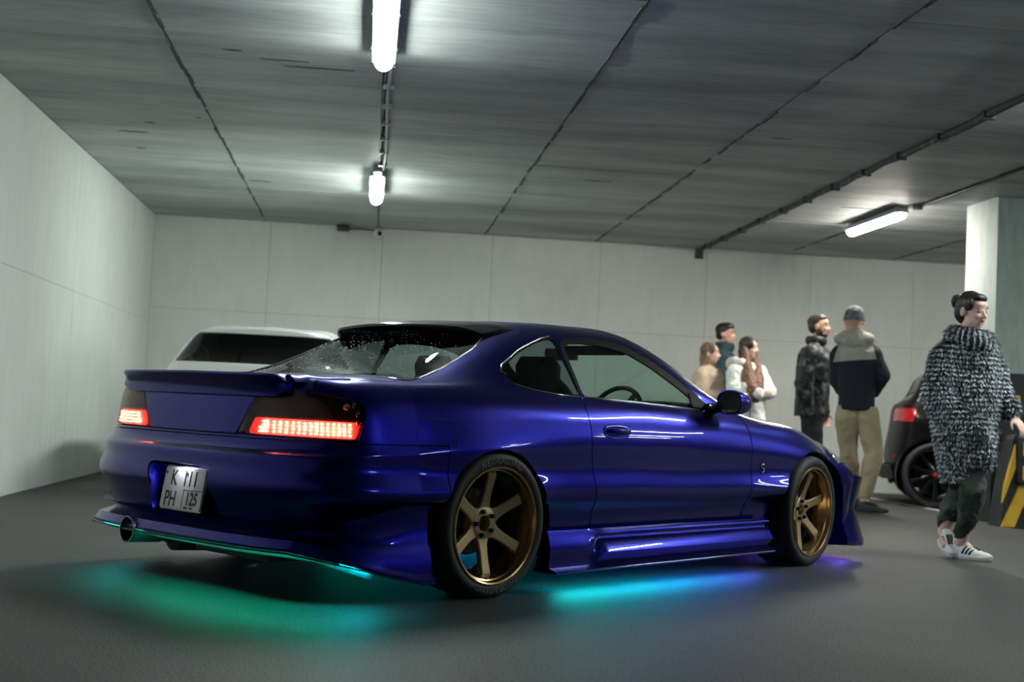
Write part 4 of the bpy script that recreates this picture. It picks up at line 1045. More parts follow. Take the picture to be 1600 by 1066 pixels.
def shoe(parent, heel, toe_dir, m_up, m_sole, L=.27, W=.095, pitch=0., lace=True, stripes=None, roll=0.):
    """shoe lying along toe_dir (angle) from its heel"""
    T = Matrix.Translation(heel) @ Matrix.Rotation(toe_dir, 4, 'Z') @ Matrix.Rotation(-pitch, 4, 'Y') @ Matrix.Rotation(roll, 4, 'X')
    hw = lambda t: W/2*(.72+.28*math.sin(math.pi*min(1, t*1.25)))*(1 if t < .72 else math.sqrt(max(.04, 1-((t-.72)/.29)**2)))
    b = MB(); b.T = T; rs = []
    for k in range(17):
        t = k/16; x = -.005+t*(L+.01); w_ = hw(t)*1.06+.003; h = .026 if t > .1 else .028
        if k in (0, 16): w_ *= .55
        lift = .012*max(0, (t-.8)/.2)**2
        rs.append([(x, -w_*.92, lift), (x, -w_, .012+lift), (x, -w_, h+lift), (x, w_, h+lift), (x, w_, .012+lift), (x, w_*.92, lift)])
    b.rings(rs); sole = b.build('sole', m_sole, None, bevel=.003)
    b = MB(); b.T = T; rs = []
    prof = [(0, .088, .30), (.04, .098, .62), (.10, .100, .85), (.20, .094, .95), (.30, .088, .98), (.42, .076, 1), (.55, .060, 1), (.68, .046, 1), (.80, .038, 1), (.90, .033, .98), (.97, .026, .92), (1.0, .020, .6)]
    for t, h, q in prof:
        x = t*L; w_ = hw(t)*q; rs.append([(x, w_*math.copysign(abs(math.cos(a))**.8, math.cos(a)), .018+h*max(0, math.sin(a))**.75) for a in [math.pi*j/14 for j in range(15)]])
    b.rings(rs); up = b.build('shoe', m_up, parent, smooth=True, auto=60)
    sole.parent = up
    if lace:
        for k in range(5):
            t = .40+.062*k; x = t*L; h = np.interp(t, [p[0] for p in prof], [p[1] for p in prof])+.018; w_ = .020
            b = MB(); b.T = T; b.tube([(x, -w_, h-.005), (x+.005, 0, h+.003), (x+.012, w_, h-.006)], .0026, 6); b.tube([(x+.012, -w_, h-.006), (x+.005, 0, h+.004), (x, w_, h-.005)], .0026, 6); b.build('lace', M_dark_cloth, up, smooth=True)
    if stripes:
        for sg in (-1, 1):
            for k in range(3):
                t0 = .30+.085*k; b = MB(); b.T = T; rs = []
                for j in range(6):
                    q = j/5; t = t0+.10*q; h = np.interp(t, [p[0] for p in prof], [p[1] for p in prof]); a = R(8+44*q); w_ = hw(t)*np.interp(t, [p[0] for p in prof], [p[2] for p in prof])
                    y = w_*math.cos(a)**.8+.0012; z = .018+h*math.sin(a)**.75+.0008; x = t*L
                    rs.append([(x-.006, sg*y, z), (x+.006, sg*y, z), (x+.006, sg*(y-.003), z-.002), (x-.006, sg*(y-.003), z-.002)])
                b.rings(rs); b.build('stripe', stripes, up)
    return up
M_skin = mat('skin', (.62, .36, .26), .5, noise=(5, (.70, .42, .31), .4, .7)); M_skin_pale = mat('pale_skin', (.74, .50, .42), .5)
M_skin_lid = mat('eyelid_skin', (.50, .27, .20), .5); M_eye_white = mat('eye_white', (.75, .72, .68), .25); M_eye_dark = mat('iris_dark', (.02, .012, .01), .2)
M_lips = mat('lips', (.46, .24, .19), .5); M_lips_red = mat('red_lips', (.50, .09, .09), .35)
def strand(name, c1, c2):
    m = D.materials.new(name); m.use_nodes = True; nt = m.node_tree; b = nt.nodes['Principled BSDF']; tc = nt.nodes.new('ShaderNodeTexCoord'); mp = nt.nodes.new('ShaderNodeMapping'); mp.inputs['Scale'].default_value = (90, 90, 5)
    n = nt.nodes.new('ShaderNodeTexNoise'); n.inputs['Scale'].default_value = 1; n.inputs['Detail'].default_value = 4; r = nt.nodes.new('ShaderNodeValToRGB')
    r.color_ramp.elements[0].color = (*c1, 1); r.color_ramp.elements[1].color = (*c2, 1); r.color_ramp.elements[0].position = .35; r.color_ramp.elements[1].position = .7
    nt.links.new(tc.outputs['Object'], mp.inputs[0]); nt.links.new(mp.outputs[0], n.inputs[0]); nt.links.new(n.outputs[0], r.inputs[0]); nt.links.new(r.outputs[0], b.inputs['Base Color'])
    bp = nt.nodes.new('ShaderNodeBump'); bp.inputs['Distance'].default_value = .006; bp.inputs['Strength'].default_value = .8; nt.links.new(n.outputs[0], bp.inputs['Height']); nt.links.new(bp.outputs[0], b.inputs['Normal'])
    b.inputs['Roughness'].default_value = .42
    return m
M_hair_dark = strand('dark_hair', (.010, .008, .008), (.035, .025, .02)); M_hair_brown = strand('brown_hair', (.12, .07, .04), (.30, .19, .11)); M_hair_auburn = strand('auburn_hair', (.09, .04, .022), (.27, .135, .075)); M_hair_root = strand('hair_roots', (.025, .016, .012), (.08, .05, .035))
M_dark_cloth = mat('black_cloth', (.010, .011, .014), .9, bump=(60, .3)); M_navy = mat('navy_fleece', (.012, .015, .03), .95, bump=(50, .4))
M_beige_hood = mat('grey_beige_fleece', (.36, .35, .31), .95, bump=(40, .4)); M_khaki = mat('khaki_cotton', (.44, .37, .24), .9, noise=(3, (.34, .28, .18), .4, .7), bump=(30, .3))
M_camo_jacket = mat('dark_patterned_nylon', (.008, .010, .012), .55, noise=(13, (.16, .18, .19), .52, .72), bump=(16, .8))
M_teal_cloth = mat('dark_teal_cloth', (.02, .05, .065), .9, bump=(30, .3)); M_puffer = mat('white_puffer', (.88, .89, .87), .6, bump=(7, .7)); M_beige_coat = mat('beige_knit', (.62, .50, .38), .9, bump=(50, .5))
M_fur_hood = mat('pale_fur_trim', (.70, .68, .62), .95, bump=(60, 1)); M_camo_pants = mat('green_camouflage_trousers', (.030, .045, .035), .9, noise=(7, (.085, .10, .085), .45, .6), bump=(12, .6))
M_jeans = mat('dark_trousers', (.015, .017, .022), .9, bump=(30, .3)); M_beanie = mat('grey_knit_beanie', (.10, .115, .125), .95, noise=(30, (.22, .24, .25), .45, .65), bump=(60, .6))
M_shoe_white = mat('white_leather', (.78, .77, .73), .5); M_sole_white = mat('white_rubber_sole', (.68, .66, .60), .6); M_shoe_black = mat('black_shoe', (.010, .010, .012), .5)
M_fur_d = mat('fur_dark', (.022, .027, .038), .8); M_fur_m = mat('fur_mid', (.13, .15, .185), .75); M_fur_l = mat('fur_light', (.62, .65, .72), .7)
def body(parent, j, hc, phi, pitch=0., s=1., voxel=.008, hands=(), skin=None, hs=1.0, slim=.85):
    """the continuous skin figure; j holds the joints"""
    b = MB(); P, F, S, U = head(b, hc, phi, pitch, hs)
    nk = Vector(j['neck']); cap(b, nk, .056*slim, Vector(hc)-U*.05-F*.012, .050*slim)
    ch = (Vector(j['shR'])+Vector(j['shL']))/2; pv = Vector(j['pelvis'])
    cap(b, ch-V3(0, 0, .10), .12*slim, pv, .115*slim)
    for q in 'RL':
        cap(b, nk-V3(0, 0, .03), .05*slim, j['sh'+q], .052*slim); chain(b, [j['sh'+q], j['el'+q], j['wr'+q]], [.050*slim, .040*slim, .026])
        hp = Vector(j['hp'+q]); cap(b, pv, .10*slim, hp, .085*slim); chain(b, [hp, j['kn'+q], j['an'+q]], [.085*slim, .058*slim, .040]); 
        td = Vector(j['toe'+q])-Vector(j['an'+q]); cap(b, j['an'+q], .036, Vector(j['an'+q])+td*.7-V3(0, 0, 0)*0, .022)
    for h in hands: hand(b, *h)
    o = blob(b, 'body', skin or M_skin, parent, voxel, 3); face_args = (P, F, S, U)
    return o, face_args
def person(loc, rz, label): 
    t = empty('person', (loc[0], loc[1], 0), rz); tag(t, label, 'person'); return t

# --- woman in the fur coat ---
W_ = person((3.66, 7.75), -.4412, 'woman with a dark hair bun in a long grey fur coat and white sneakers')
j = dict(neck=(.022, .01, 1.36), shR=(-.10, -.07, 1.27), shL=(.15, .07, 1.28), elR=(-.155, -.10, .985), wrR=(-.02, -.10, .86), elL=(.235, .06, 1.02), wrL=(.292, .0, .885), pelvis=(.03, .0, .80),
     hpR=(-.0, -.05, .78), hpL=(.075, .05, .78), knR=(.085, -.09, .43), anR=(.012, -.02, .10), toeR=(.13, -.05, .03), knL=(.02, -.04, .44), anL=(-.088, .12, .155), toeL=(-.075, -.06, .04))
bo, fa = body(W_, j, (.040, 0, 1.522), R(-38), R(-8), voxel=.0055, slim=.8, hs=1.0, skin=M_skin_pale,
    hands=((j['wrL'], (.35, -.25, -.42), (.2, -.3, .8), (-.5, -.9, 0), .55, .95),))
face(bo, *fa, lips=M_lips_red, closed=True)
P, F, S, U = fa
b = MB(); ell_b(b, P(-.022, 0, .040), F, S, U, (.092, .081, .090)); ell_b(b, P(-.050, 0, .0), F, S, U, (.066, .074, .085)); ell_b(b, P(.030, .0, .088), F, S, U, (.056, .062, .030)); ell_b(b, P(.012, .062, .045), F, S, U, (.040, .022, .045)); ell_b(b, P(.012, -.062, .045), F, S, U, (.040, .022, .045))
blob(b, 'hair', M_hair_dark, bo, .0055, 4, (.03, .004))
b = MB(); 
for k in range(9):
    a = k*2.4; c = P(-.118, .0, .052)+S*.018*math.cos(a)+U*.020*math.sin(a)-F*.004*(k % 3); b.ell(tuple(c), (.026, .024, .026), 12)
blob(b, 'hair_bun', M_hair_dark, bo, .005, 1, (.02, .008))
# coat
b = MB()
for z0, z1, r0, r1, x0, x1, dy in ((1.27, 1.10, .165, .185, .030, .02, .78), (1.10, .90, .185, .20, .02, .015, .80), (.90, .70, .195, .180, .015, .020, .80), (.70, .56, .180, .150, .020, .040, .82)):
    rs = []
    for k in range(7):
        q = k/6; r = r0+(r1-r0)*q; x = x0+(x1-x0)*q; z = z0+(z1-z0)*q; rs.append([(x+r*math.cos(a), r*dy*math.sin(a), z) for a in [2*math.pi*i/28 for i in range(28)]])
    b.rings(rs)
cap(b, (.0, -.02, 1.285), .105, (.10, .02, 1.285), .10); cap(b, (-.045, -.04, 1.25), .115, (-.10, -.06, 1.20), .105)
chain(b, [(-.10, -.06, 1.22), (-.135, -.11, 1.0), (-.10, -.14, .90), (.07, -.21, .79)], [.100, .098, .090, .072])
chain(b, [(.13, .05, 1.235), (.205, .06, 1.04), (.278, .02, .925)], [.088, .072, .056])
chain(b, [(.07, -.10, .80), (.10, -.13, .66)], [.10, .085]); cap(b, (-.0, -.03, .70), .145, (-.005, -.03, .53), .115)
coat = blob(b, 'fur_coat', M_fur_d, W_, .012, 5, (.10, .02), cuts=(((0, 0, .475), (.0, 0, -1)),))
b = MB()
for k in range(24):
    a = 2*math.pi*k/24; b.ell((.035+.098*math.cos(a), -.015+.088*math.sin(a), 1.345-.018*math.cos(a)), (.052, .050, .062), 12)
cowl = blob(b, 'fur_collar', M_fur_m, W_, .009, 2)
def tufts(src, name, spacing, row, length, parent, radial=False, seed=1, keep=1.0):
    rd = random.Random(seed); me = src.data; vs = []; fs = []; mi = []
    tot = 0
    for p in me.polygons:
        n = p.normal; c = p.center; A = p.area
        cnt = A/(spacing*spacing); k = int(cnt)+(1 if rd.random() < cnt-int(cnt) else 0)
        for _ in range(k):
            if rd.random() > keep: continue
            q = c+Vector((rd.uniform(-1, 1), rd.uniform(-1, 1), rd.uniform(-1, 1)))*.006
            if radial:
                ang = math.atan2(q.y+.015, q.x-.035); ph = (ang*26/(2*math.pi)) % 1; dn = Vector((0, 0, -1)); light = ph < .38
                q2 = q
            else:
                ph = (q.z/row+.12*math.sin(q.x*19)+.10*math.sin(q.y*23+1)) % 1; h = (math.atan2(q.y, q.x-.02)*9.5/.18*.20) % 1
                dn = Vector((0, 0, -1)); light = ph < .42 and ((q.x*38+q.y*38+math.floor(q.z/row)*.5) % 1) < .66
            t = (dn-n*dn.dot(n))
            if t.length < .1: t = Vector((rd.uniform(-1, 1), rd.uniform(-1, 1), 0))
            t.normalize(); d = (t*.8+n*rd.uniform(.30, .75)+Vector((rd.uniform(-.25, .25), rd.uniform(-.25, .25), 0))).normalized()
            L = length*rd.uniform(.6, 1.25); w_ = .0032*rd.uniform(.7, 1.4); s = n.cross(d).normalized()*w_; k0 = len(vs)
            m_ = (2 if rd.random() < .8 else 1) if light else (1 if rd.random() < .22 else 0)
            base = q+(n*(.002 if not light else .006)); tip = base+d*L; mid = base+d*L*.55
            vs += [base-s*.6, base+s*.6, mid+s+n*.001, tip, mid-s+n*.001]; fs += [(k0, k0+1, k0+2, k0+4), (k0+4, k0+2, k0+3)]; mi += [m_, m_]
    o = mesh_obj(name, vs, fs, [M_fur_d, M_fur_m, M_fur_l], parent, mi=mi); o['kind'] = 'stuff'; return o
tufts(coat, 'fur_tuft', .0052, .028, .026, coat)
tufts(cowl, 'fur_tuft', .0050, .028, .024, cowl, radial=True, seed=2)
b = MB(); chain(b, [(.02, -.05, .62), (.075, -.085, .44), (.055, -.06, .28), (.018, -.03, .165)], [.105, .082, .068, .050]); chain(b, [(.04, .0, .62), (.02, -.02, .45), (-.045, .05, .30), (-.085, .115, .215)], [.10, .082, .068, .050])
tr = blob(b, 'trousers', M_camo_pants, W_, .008, 3, (.06, .030), cuts=())
b = MB(); cap(b, (.020, -.032, .165), .047, (.018, -.028, .145), .044); cap(b, (-.083, .112, .215), .047, (-.086, .115, .195), .044); blob(b, 'trouser_cuff', M_camo_pants, W_, .007, 2)
shoe(W_, (-.035, -.005, 0), R(-14), M_shoe_white, M_sole_white, .235, .092, 0, True, M_dark_cloth)
shoe(W_, (-.092, .135, .078), R(-72), M_shoe_white, M_sole_white, .225, .090, R(-19), True, M_dark_cloth)

# --- man in the two-tone hooded jacket, back to us ---
H_ = person((4.42, 11.75), -.3598, 'man seen from behind in a black and grey jacket, khaki trousers and beanie')
j = dict(neck=(.055, .0, 1.57), shR=(.225, .0, 1.48), shL=(-.075, .0, 1.47), elR=(.315, -.03, 1.26), wrR=(.25, .14, 1.12), elL=(-.085, .04, 1.20), wrL=(-.02, .20, 1.10), pelvis=(.095, 0, 1.02),
     hpR=(.165, 0, .92), hpL=(.025, 0, .92), knR=(.262, -.02, .53), anR=(.185, -.04, .11), toeR=(.33, -.06, .03), knL=(.045, .10, .50), anL=(.10, .36, .10), toeL=(.16, .50, .03))
bo, fa = body(H_, j, (.047, .0, 1.765), R(112), voxel=.0085, hs=1.08)
face(bo, *fa, s=1.08); P, F, S, U = fa
b = MB(); ell_b(b, P(-.008, 0, .048), F, S, U, (.108, .090, .092)); bn = blob(b, 'beanie', M_beanie, bo, .008, 3, cuts=((P(0, 0, .005), tuple(-U)),))
b = MB(); rs = [[P(-.008, 0, h_)+F*(.108*q)*math.cos(a)+S*(.092*q)*math.sin(a) for a in [2*math.pi*i/32 for i in range(32)]] for h_, q in ((.000, .99), (.002, 1.04), (.035, 1.05), (.038, 1.0))]; b.rings(rs); b.build('beanie_cuff', M_beanie, bn, smooth=True, auto=50)
def jacket(b, j, r_ch=.17, r_w=.165, dy=.72, hem=.96, sr=.075, er=.070, wr=.055, x0=0., y0=0.):
    c = (Vector(j['shR'])+Vector(j['shL']))/2; pv = Vector(j['pelvis']); half = (Vector(j['shR'])-Vector(j['shL'])).length/2
    ax = (Vector(j['shR'])-Vector(j['shL'])); ax.z = 0; ax.normalize(); ay = Vector((-ax.y, ax.x, 0))
    rs = []
    for t, q in ((0, .52), (.04, .80), (.12, 1.0), (.3, 1.05), (.55, 1.0), (.8, .98), (.95, .97), (1, .94)):
        z = c.z+.075+(hem-c.z-.075)*t; o = Vector((c.x+(pv.x-c.x)*t, c.y+(pv.y-c.y)*t, z)); w_ = (half+.03)*(1-t)+r_w*t; w_ = max(w_, 0)*q; dd = r_ch*dy*q
        rs.append([o+ax*w_*math.copysign(abs(math.cos(a))**.85, math.cos(a))+ay*dd*math.sin(a) for a in [2*math.pi*i/28 for i in range(28)]])
    b.rings(rs)
    for q in 'RL':
        cap(b, Vector(j['sh'+q])+V3(0, 0, .005), sr*.75, Vector(j['neck'])-V3(0, 0, .035), .066)
        s_ = Vector(j['sh'+q])-V3(0, 0, .02); e = Vector(j['el'+q]); w2 = Vector(j['wr'+q]); chain(b, [s_, e, w2], [sr, er, wr])
b = MB(); jacket(b, j, .185, .168, .70, .935, .085, .075, .06)
jk = blob(b, 'jacket', M_navy, H_, .010, 4, (.10, .020))
# grey yoke: the upper part of the same shape, slightly proud
b = MB(); jacket(b, j, .190, .173, .70, .935, .088, .077, .06)
blob(b, 'jacket_yoke', M_beige_hood, jk, .010, 4, (.10, .020), cuts=(((0, 0, 1.385), (.10, 0, -1)), ((.262, 0, 1.40), (1, 0, .28)), ((-.12, 0, 1.40), (-1, 0, .28))))
b = MB()
for k in range(15):
    a = R(-10+200*k/14)+math.pi+R(20)*0; b.ell((.052+.125*math.cos(a), .02+.105*math.sin(a), 1.600+.035*math.sin(-a)*0), (.060, .055, .062), 12)
b.ell((.052, -.085, 1.575), (.115, .060, .085), 16); b.ell((.052, -.06, 1.64), (.105, .07, .06), 16)
blob(b, 'hood', M_beige_hood, jk, .009, 3, (.06, .022))
b = MB(); chain(b, [(.175, .0, .95), (.20, -.01, .86), (.262, -.03, .56), (.235, -.03, .36), (.195, -.035, .17)], [.10, .112, .088, .080, .062]); chain(b, [(.015, .0, .95), (.01, .01, .86), (.04, .09, .54), (.07, .22, .34), (.10, .34, .17)], [.10, .110, .086, .078, .06])
tr = blob(b, 'trousers', M_khaki, H_, .010, 3, (.08, .030), cuts=(((0, 0, .975), (0, 0, 1)),))
shoe(H_, (.125, -.035, .01), R(-10), M_shoe_black, M_shoe_black, .28, .10, 0, True)
shoe(H_, (.07, .30, .0), R(20), M_shoe_black, M_shoe_black, .27, .10, R(0), True)

# --- bearded man in the dark patterned jacket ---
M_ = person((4.22, 12.35), -.3293, 'bearded man in a dark patterned jacket standing left of the man with the beanie')
j = dict(neck=(.105, .0, 1.585), shR=(.055, -.17, 1.47), shL=(.135, .17, 1.47), elR=(-.01, -.19, 1.16), wrR=(.055, -.15, .90), elL=(.15, .20, 1.17), wrL=(.20, .15, .92), pelvis=(.07, 0, .93),
     hpR=(.075, -.08, .90), hpL=(.085, .08, .90), knR=(.10, -.09, .50), anR=(.08, -.09, .09), toeR=(.24, -.11, .03), knL=(.12, .10, .50), anL=(.09, .12, .09), toeL=(.26, .13, .03))
bo, fa = body(M_, j, (.125, .0, 1.735), R(-14), voxel=.0085, hands=((j['wrR'], (.25, 0, -.9), (-.2, -.9, 0), (1, 0, .0), .5, 1.0), (j['wrL'], (.15, 0, -.9), (-.2, .9, 0), (1, 0, 0), .5, 1.0)))
face(bo, *fa); P, F, S, U = fa
b = MB(); ell_b(b, P(-.030, 0, .048), F, S, U, (.090, .082, .076)); ell_b(b, P(-.050, 0, .0), F, S, U, (.062, .076, .066)); ell_b(b, P(.005, 0, .082), F, S, U, (.070, .070, .042)); hr = blob(b, 'hair', M_hair_root, bo, .007, 3, (.03, .006))
b = MB(); ell_b(b, P(.040, 0, -.080), F, S, U, (.045, .050, .030)); ell_b(b, P(.012, .055, -.052), F, S, U, (.040, .016, .040)); ell_b(b, P(.012, -.055, -.052), F, S, U, (.040, .016, .040)); ell_b(b, P(.084, 0, -.038), F, S, U, (.010, .026, .005)); blob(b, 'beard', M_hair_root, bo, .006, 2)
b = MB(); jacket(b, j, .24, .185, .66, .86, .095, .085, .062)
jk = blob(b, 'jacket', M_camo_jacket, M_, .010, 3, (.09, .030), cuts=(((0, 0, .865), (0, 0, -1)),))
b = MB()
for k in range(16): a = 2*math.pi*k/16; b.ell((.10+.075*math.cos(a), .075*math.sin(a), 1.60), (.032, .032, .045), 10)
blob(b, 'jacket_collar', M_camo_jacket, jk, .009, 2)
b = MB(); chain(b, [(.075, -.08, .93), (.10, -.09, .50), (.08, -.09, .10)], [.11, .08, .062]); chain(b, [(.085, .08, .93), (.12, .10, .50), (.09, .12, .10)], [.11, .08, .062]); blob(b, 'trousers', M_jeans, M_, .011, 3, (.08, .02), cuts=(((0, 0, .06), (0, 0, -1)),))
shoe(M_, (.02, -.09, 0), R(-5), M_shoe_black, M_shoe_black, .28, .10); shoe(M_, (.03, .12, 0), R(8), M_shoe_black, M_shoe_black, .28, .10)

# --- dark-haired man behind the two women ---
D_ = person((3.70, 13.9), -.2602, 'dark-haired man in a dark teal jacket standing behind the two young women')
j = dict(neck=(.135, .0, 1.575), shR=(.10, -.17, 1.46), shL=(.15, .17, 1.46), elR=(.05, -.21, 1.17), wrR=(.12, -.16, .93), elL=(.13, .21, 1.17), wrL=(.18, .16, .93), pelvis=(.12, 0, .93),
     hpR=(.12, -.08, .90), hpL=(.12, .08, .90), knR=(.14, -.09, .50), anR=(.12, -.10, .09), toeR=(.28, -.12, .03), knL=(.14, .10, .50), anL=(.12, .11, .09), toeL=(.28, .12, .03))
bo, fa = body(D_, j, (.148, .0, 1.72), R(-22), voxel=.009, hands=((j['wrR'], (.1, 0, -.9), (-.2, -.9, 0), (1, 0, 0), .5, 1.0), (j['wrL'], (.1, 0, -.9), (-.2, .9, 0), (1, 0, 0), .5, 1.0)))
face(bo, *fa); P, F, S, U = fa
b = MB(); ell_b(b, P(-.026, 0, .050), F, S, U, (.098, .086, .080)); ell_b(b, P(.015, 0, .080), F, S, U, (.074, .074, .050)); ell_b(b, P(-.055, 0, .0), F, S, U, (.058, .076, .066)); blob(b, 'hair', M_hair_dark, bo, .007, 3, (.03, .010))
b = MB(); jacket(b, j, .23, .18, .66, .84, .09, .08, .06)
for k in range(16): a = 2*math.pi*k/16; b.ell((.135+.080*math.cos(a), .080*math.sin(a), 1.585), (.034, .034, .055), 10)
blob(b, 'jacket', M_teal_cloth, D_, .011, 3, (.09, .025), cuts=(((0, 0, .845), (0, 0, -1)),))
b = MB(); chain(b, [(.12, -.08, .92), (.14, -.09, .50), (.12, -.10, .10)], [.11, .08, .062]); chain(b, [(.12, .08, .92), (.14, .10, .50), (.12, .11, .10)], [.11, .08, .062]); blob(b, 'trousers', M_jeans, D_, .012, 3, cuts=(((0, 0, .06), (0, 0, -1)),))
shoe(D_, (.05, -.10, 0), R(-5), M_shoe_black, M_shoe_black, .28, .10, lace=False); shoe(D_, (.05, .11, 0), R(5), M_shoe_black, M_shoe_black, .28, .10, lace=False)

# --- young woman in the white padded jacket ---
G_ = person((3.80, 13.1), -.2823, 'young woman with long auburn hair and folded arms in a white padded jacket')
j = dict(neck=(.055, .0, 1.38), shR=(-.055, -.10, 1.30), shL=(.185, .08, 1.30), elR=(-.05, -.16, 1.08), wrR=(.17, -.22, 1.07), elL=(.275, .0, 1.10), wrL=(.08, -.20, 1.12), pelvis=(.10, 0, .84),
     hpR=(.04, -.04, .80), hpL=(.16, .04, .80), knR=(.05, -.08, .44), anR=(.05, -.04, .08), toeR=(.12, -.16, .03), knL=(.17, .0, .44), anL=(.18, .04, .08), toeL=(.27, -.07, .03))
bo, fa = body(G_, j, (.078, .0, 1.530), R(-30), voxel=.0085, skin=M_skin_pale, hs=.98, slim=.78, hands=((j['wrR'], (.9, .1, .0), (0, -1, 0), (0, 0, 1), .4, .85),))
face(bo, *fa, s=.98); P, F, S, U = fa
b = MB(); ell_b(b, P(-.024, 0, .040), F, S, U, (.094, .086, .094)); ell_b(b, P(-.050, 0, -.03), F, S, U, (.068, .080, .10)); ell_b(b, P(.035, .052, .05), F, S, U, (.045, .028, .055)); ell_b(b, P(.035, -.052, .05), F, S, U, (.045, .028, .055))
hr = blob(b, 'hair', M_hair_root, bo, .007, 3, (.03, .008))
b = MB(); chain(b, [P(-.01, -.068, -.01), P(.02, -.085, -.13), (.075, -.155, 1.25), (.115, -.225, 1.10), (.125, -.235, 1.03)], [.040, .050, .066, .070, .052])
chain(b, [P(.0, .070, -.01), P(.03, .075, -.13), (.165, -.10, 1.25), (.175, -.19, 1.12), (.165, -.225, 1.02)], [.040, .052, .068, .066, .045]); blob(b, 'hair_length', M_hair_auburn, hr, .008, 3, (.04, .02))
b = MB(); jacket(b, j, .215, .19, .70, .66, .095, .088, .075)
pj = blob(b, 'padded_jacket', M_puffer, G_, .011, 3, (.10, .045), cuts=(((0, 0, .68), (0, 0, -1)),))
b = MB()
for k in range(11): a = R(85+175*k/10); b.ell((.03+.125*math.cos(a), .01+.12*math.sin(a), 1.36+.012*(k % 3)), (.060, .055, .058), 10)
fh = blob(b, 'fur_hood', M_fur_hood, pj, .010, 2, (.03, .02))
b = MB(); b.tube([(.10, -.215, .95), (.115, -.20, .80), (.13, -.17, .69)], [.006]*3, 6); b.build('zip', M_hair_root, pj, smooth=True)
b = MB(); chain(b, [(.04, -.04, .84), (.05, -.08, .44), (.05, -.04, .10)], [.10, .068, .050]); chain(b, [(.16, .04, .84), (.17, .0, .44), (.18, .04, .10)], [.10, .068, .05]); blob(b, 'trousers', M_jeans, G_, .011, 3, cuts=(((0, 0, .06), (0, 0, -1)),))
shoe(G_, (.02, .02, 0), R(-55), M_shoe_black, M_shoe_black, .24, .09, lace=False); shoe(G_, (.14, .09, 0), R(-48), M_shoe_black, M_shoe_black, .24, .09, lace=False)

# --- young woman in the beige knit ---
B_ = person((3.45, 13.3), -.2538, 'smiling young woman with light brown hair in a beige jumper, leftmost of the people')
j = dict(neck=(.055, .0, 1.335), shR=(-.01, -.14, 1.25), shL=(.125, .12, 1.25), elR=(-.02, -.17, 1.02), wrR=(.17, -.16, 1.03), elL=(.19, .12, 1.02), wrL=(.16, -.08, 1.08), pelvis=(.07, 0, .82),
     hpR=(.05, -.06, .78), hpL=(.09, .06, .78), knR=(.08, -.07, .43), anR=(.06, -.07, .08), toeR=(.19, -.10, .03), knL=(.11, .06, .43), anL=(.09, .07, .08), toeL=(.22, .05, .03))
bo, fa = body(B_, j, (.078, .0, 1.470), R(-15), voxel=.009, skin=M_skin_pale, hs=.96, slim=.78, hands=((j['wrR'], (.9, .2, .0), (0, -1, 0), (0, 0, 1), .4, .85),))
face(bo, *fa, s=.96); P, F, S, U = fa
b = MB(); ell_b(b, P(-.024, 0, .038), F, S, U, (.092, .084, .086)); ell_b(b, P(-.050, 0, -.05), F, S, U, (.066, .078, .11)); ell_b(b, P(.025, .055, .05), F, S, U, (.045, .025, .05)); ell_b(b, P(.025, -.055, .05), F, S, U, (.045, .025, .05)); cap(b, P(-.045, -.03, -.06), .06, P(-.060, -.06, -.17), .035); cap(b, P(-.01, .06, -.05), .035, P(.02, .07, -.17), .03)
blob(b, 'hair', M_hair_brown, bo, .007, 3, (.03, .010))
b = MB(); jacket(b, j, .21, .17, .70, .80, .085, .08, .058); blob(b, 'jumper', M_beige_coat, B_, .011, 3, (.09, .03), cuts=(((0, 0, .805), (0, 0, -1)),))
b = MB(); chain(b, [(.05, -.06, .82), (.08, -.07, .43), (.06, -.07, .10)], [.10, .068, .050]); chain(b, [(.09, .06, .82), (.11, .06, .43), (.09, .07, .10)], [.10, .068, .05]); blob(b, 'trousers', M_jeans, B_, .011, 3, cuts=(((0, 0, .06), (0, 0, -1)),))
shoe(B_, (.0, -.07, 0), R(-12), M_shoe_black, M_shoe_black, .24, .09, lace=False); shoe(B_, (.03, .07, 0), R(-5), M_shoe_black, M_shoe_black, .24, .09, lace=False)
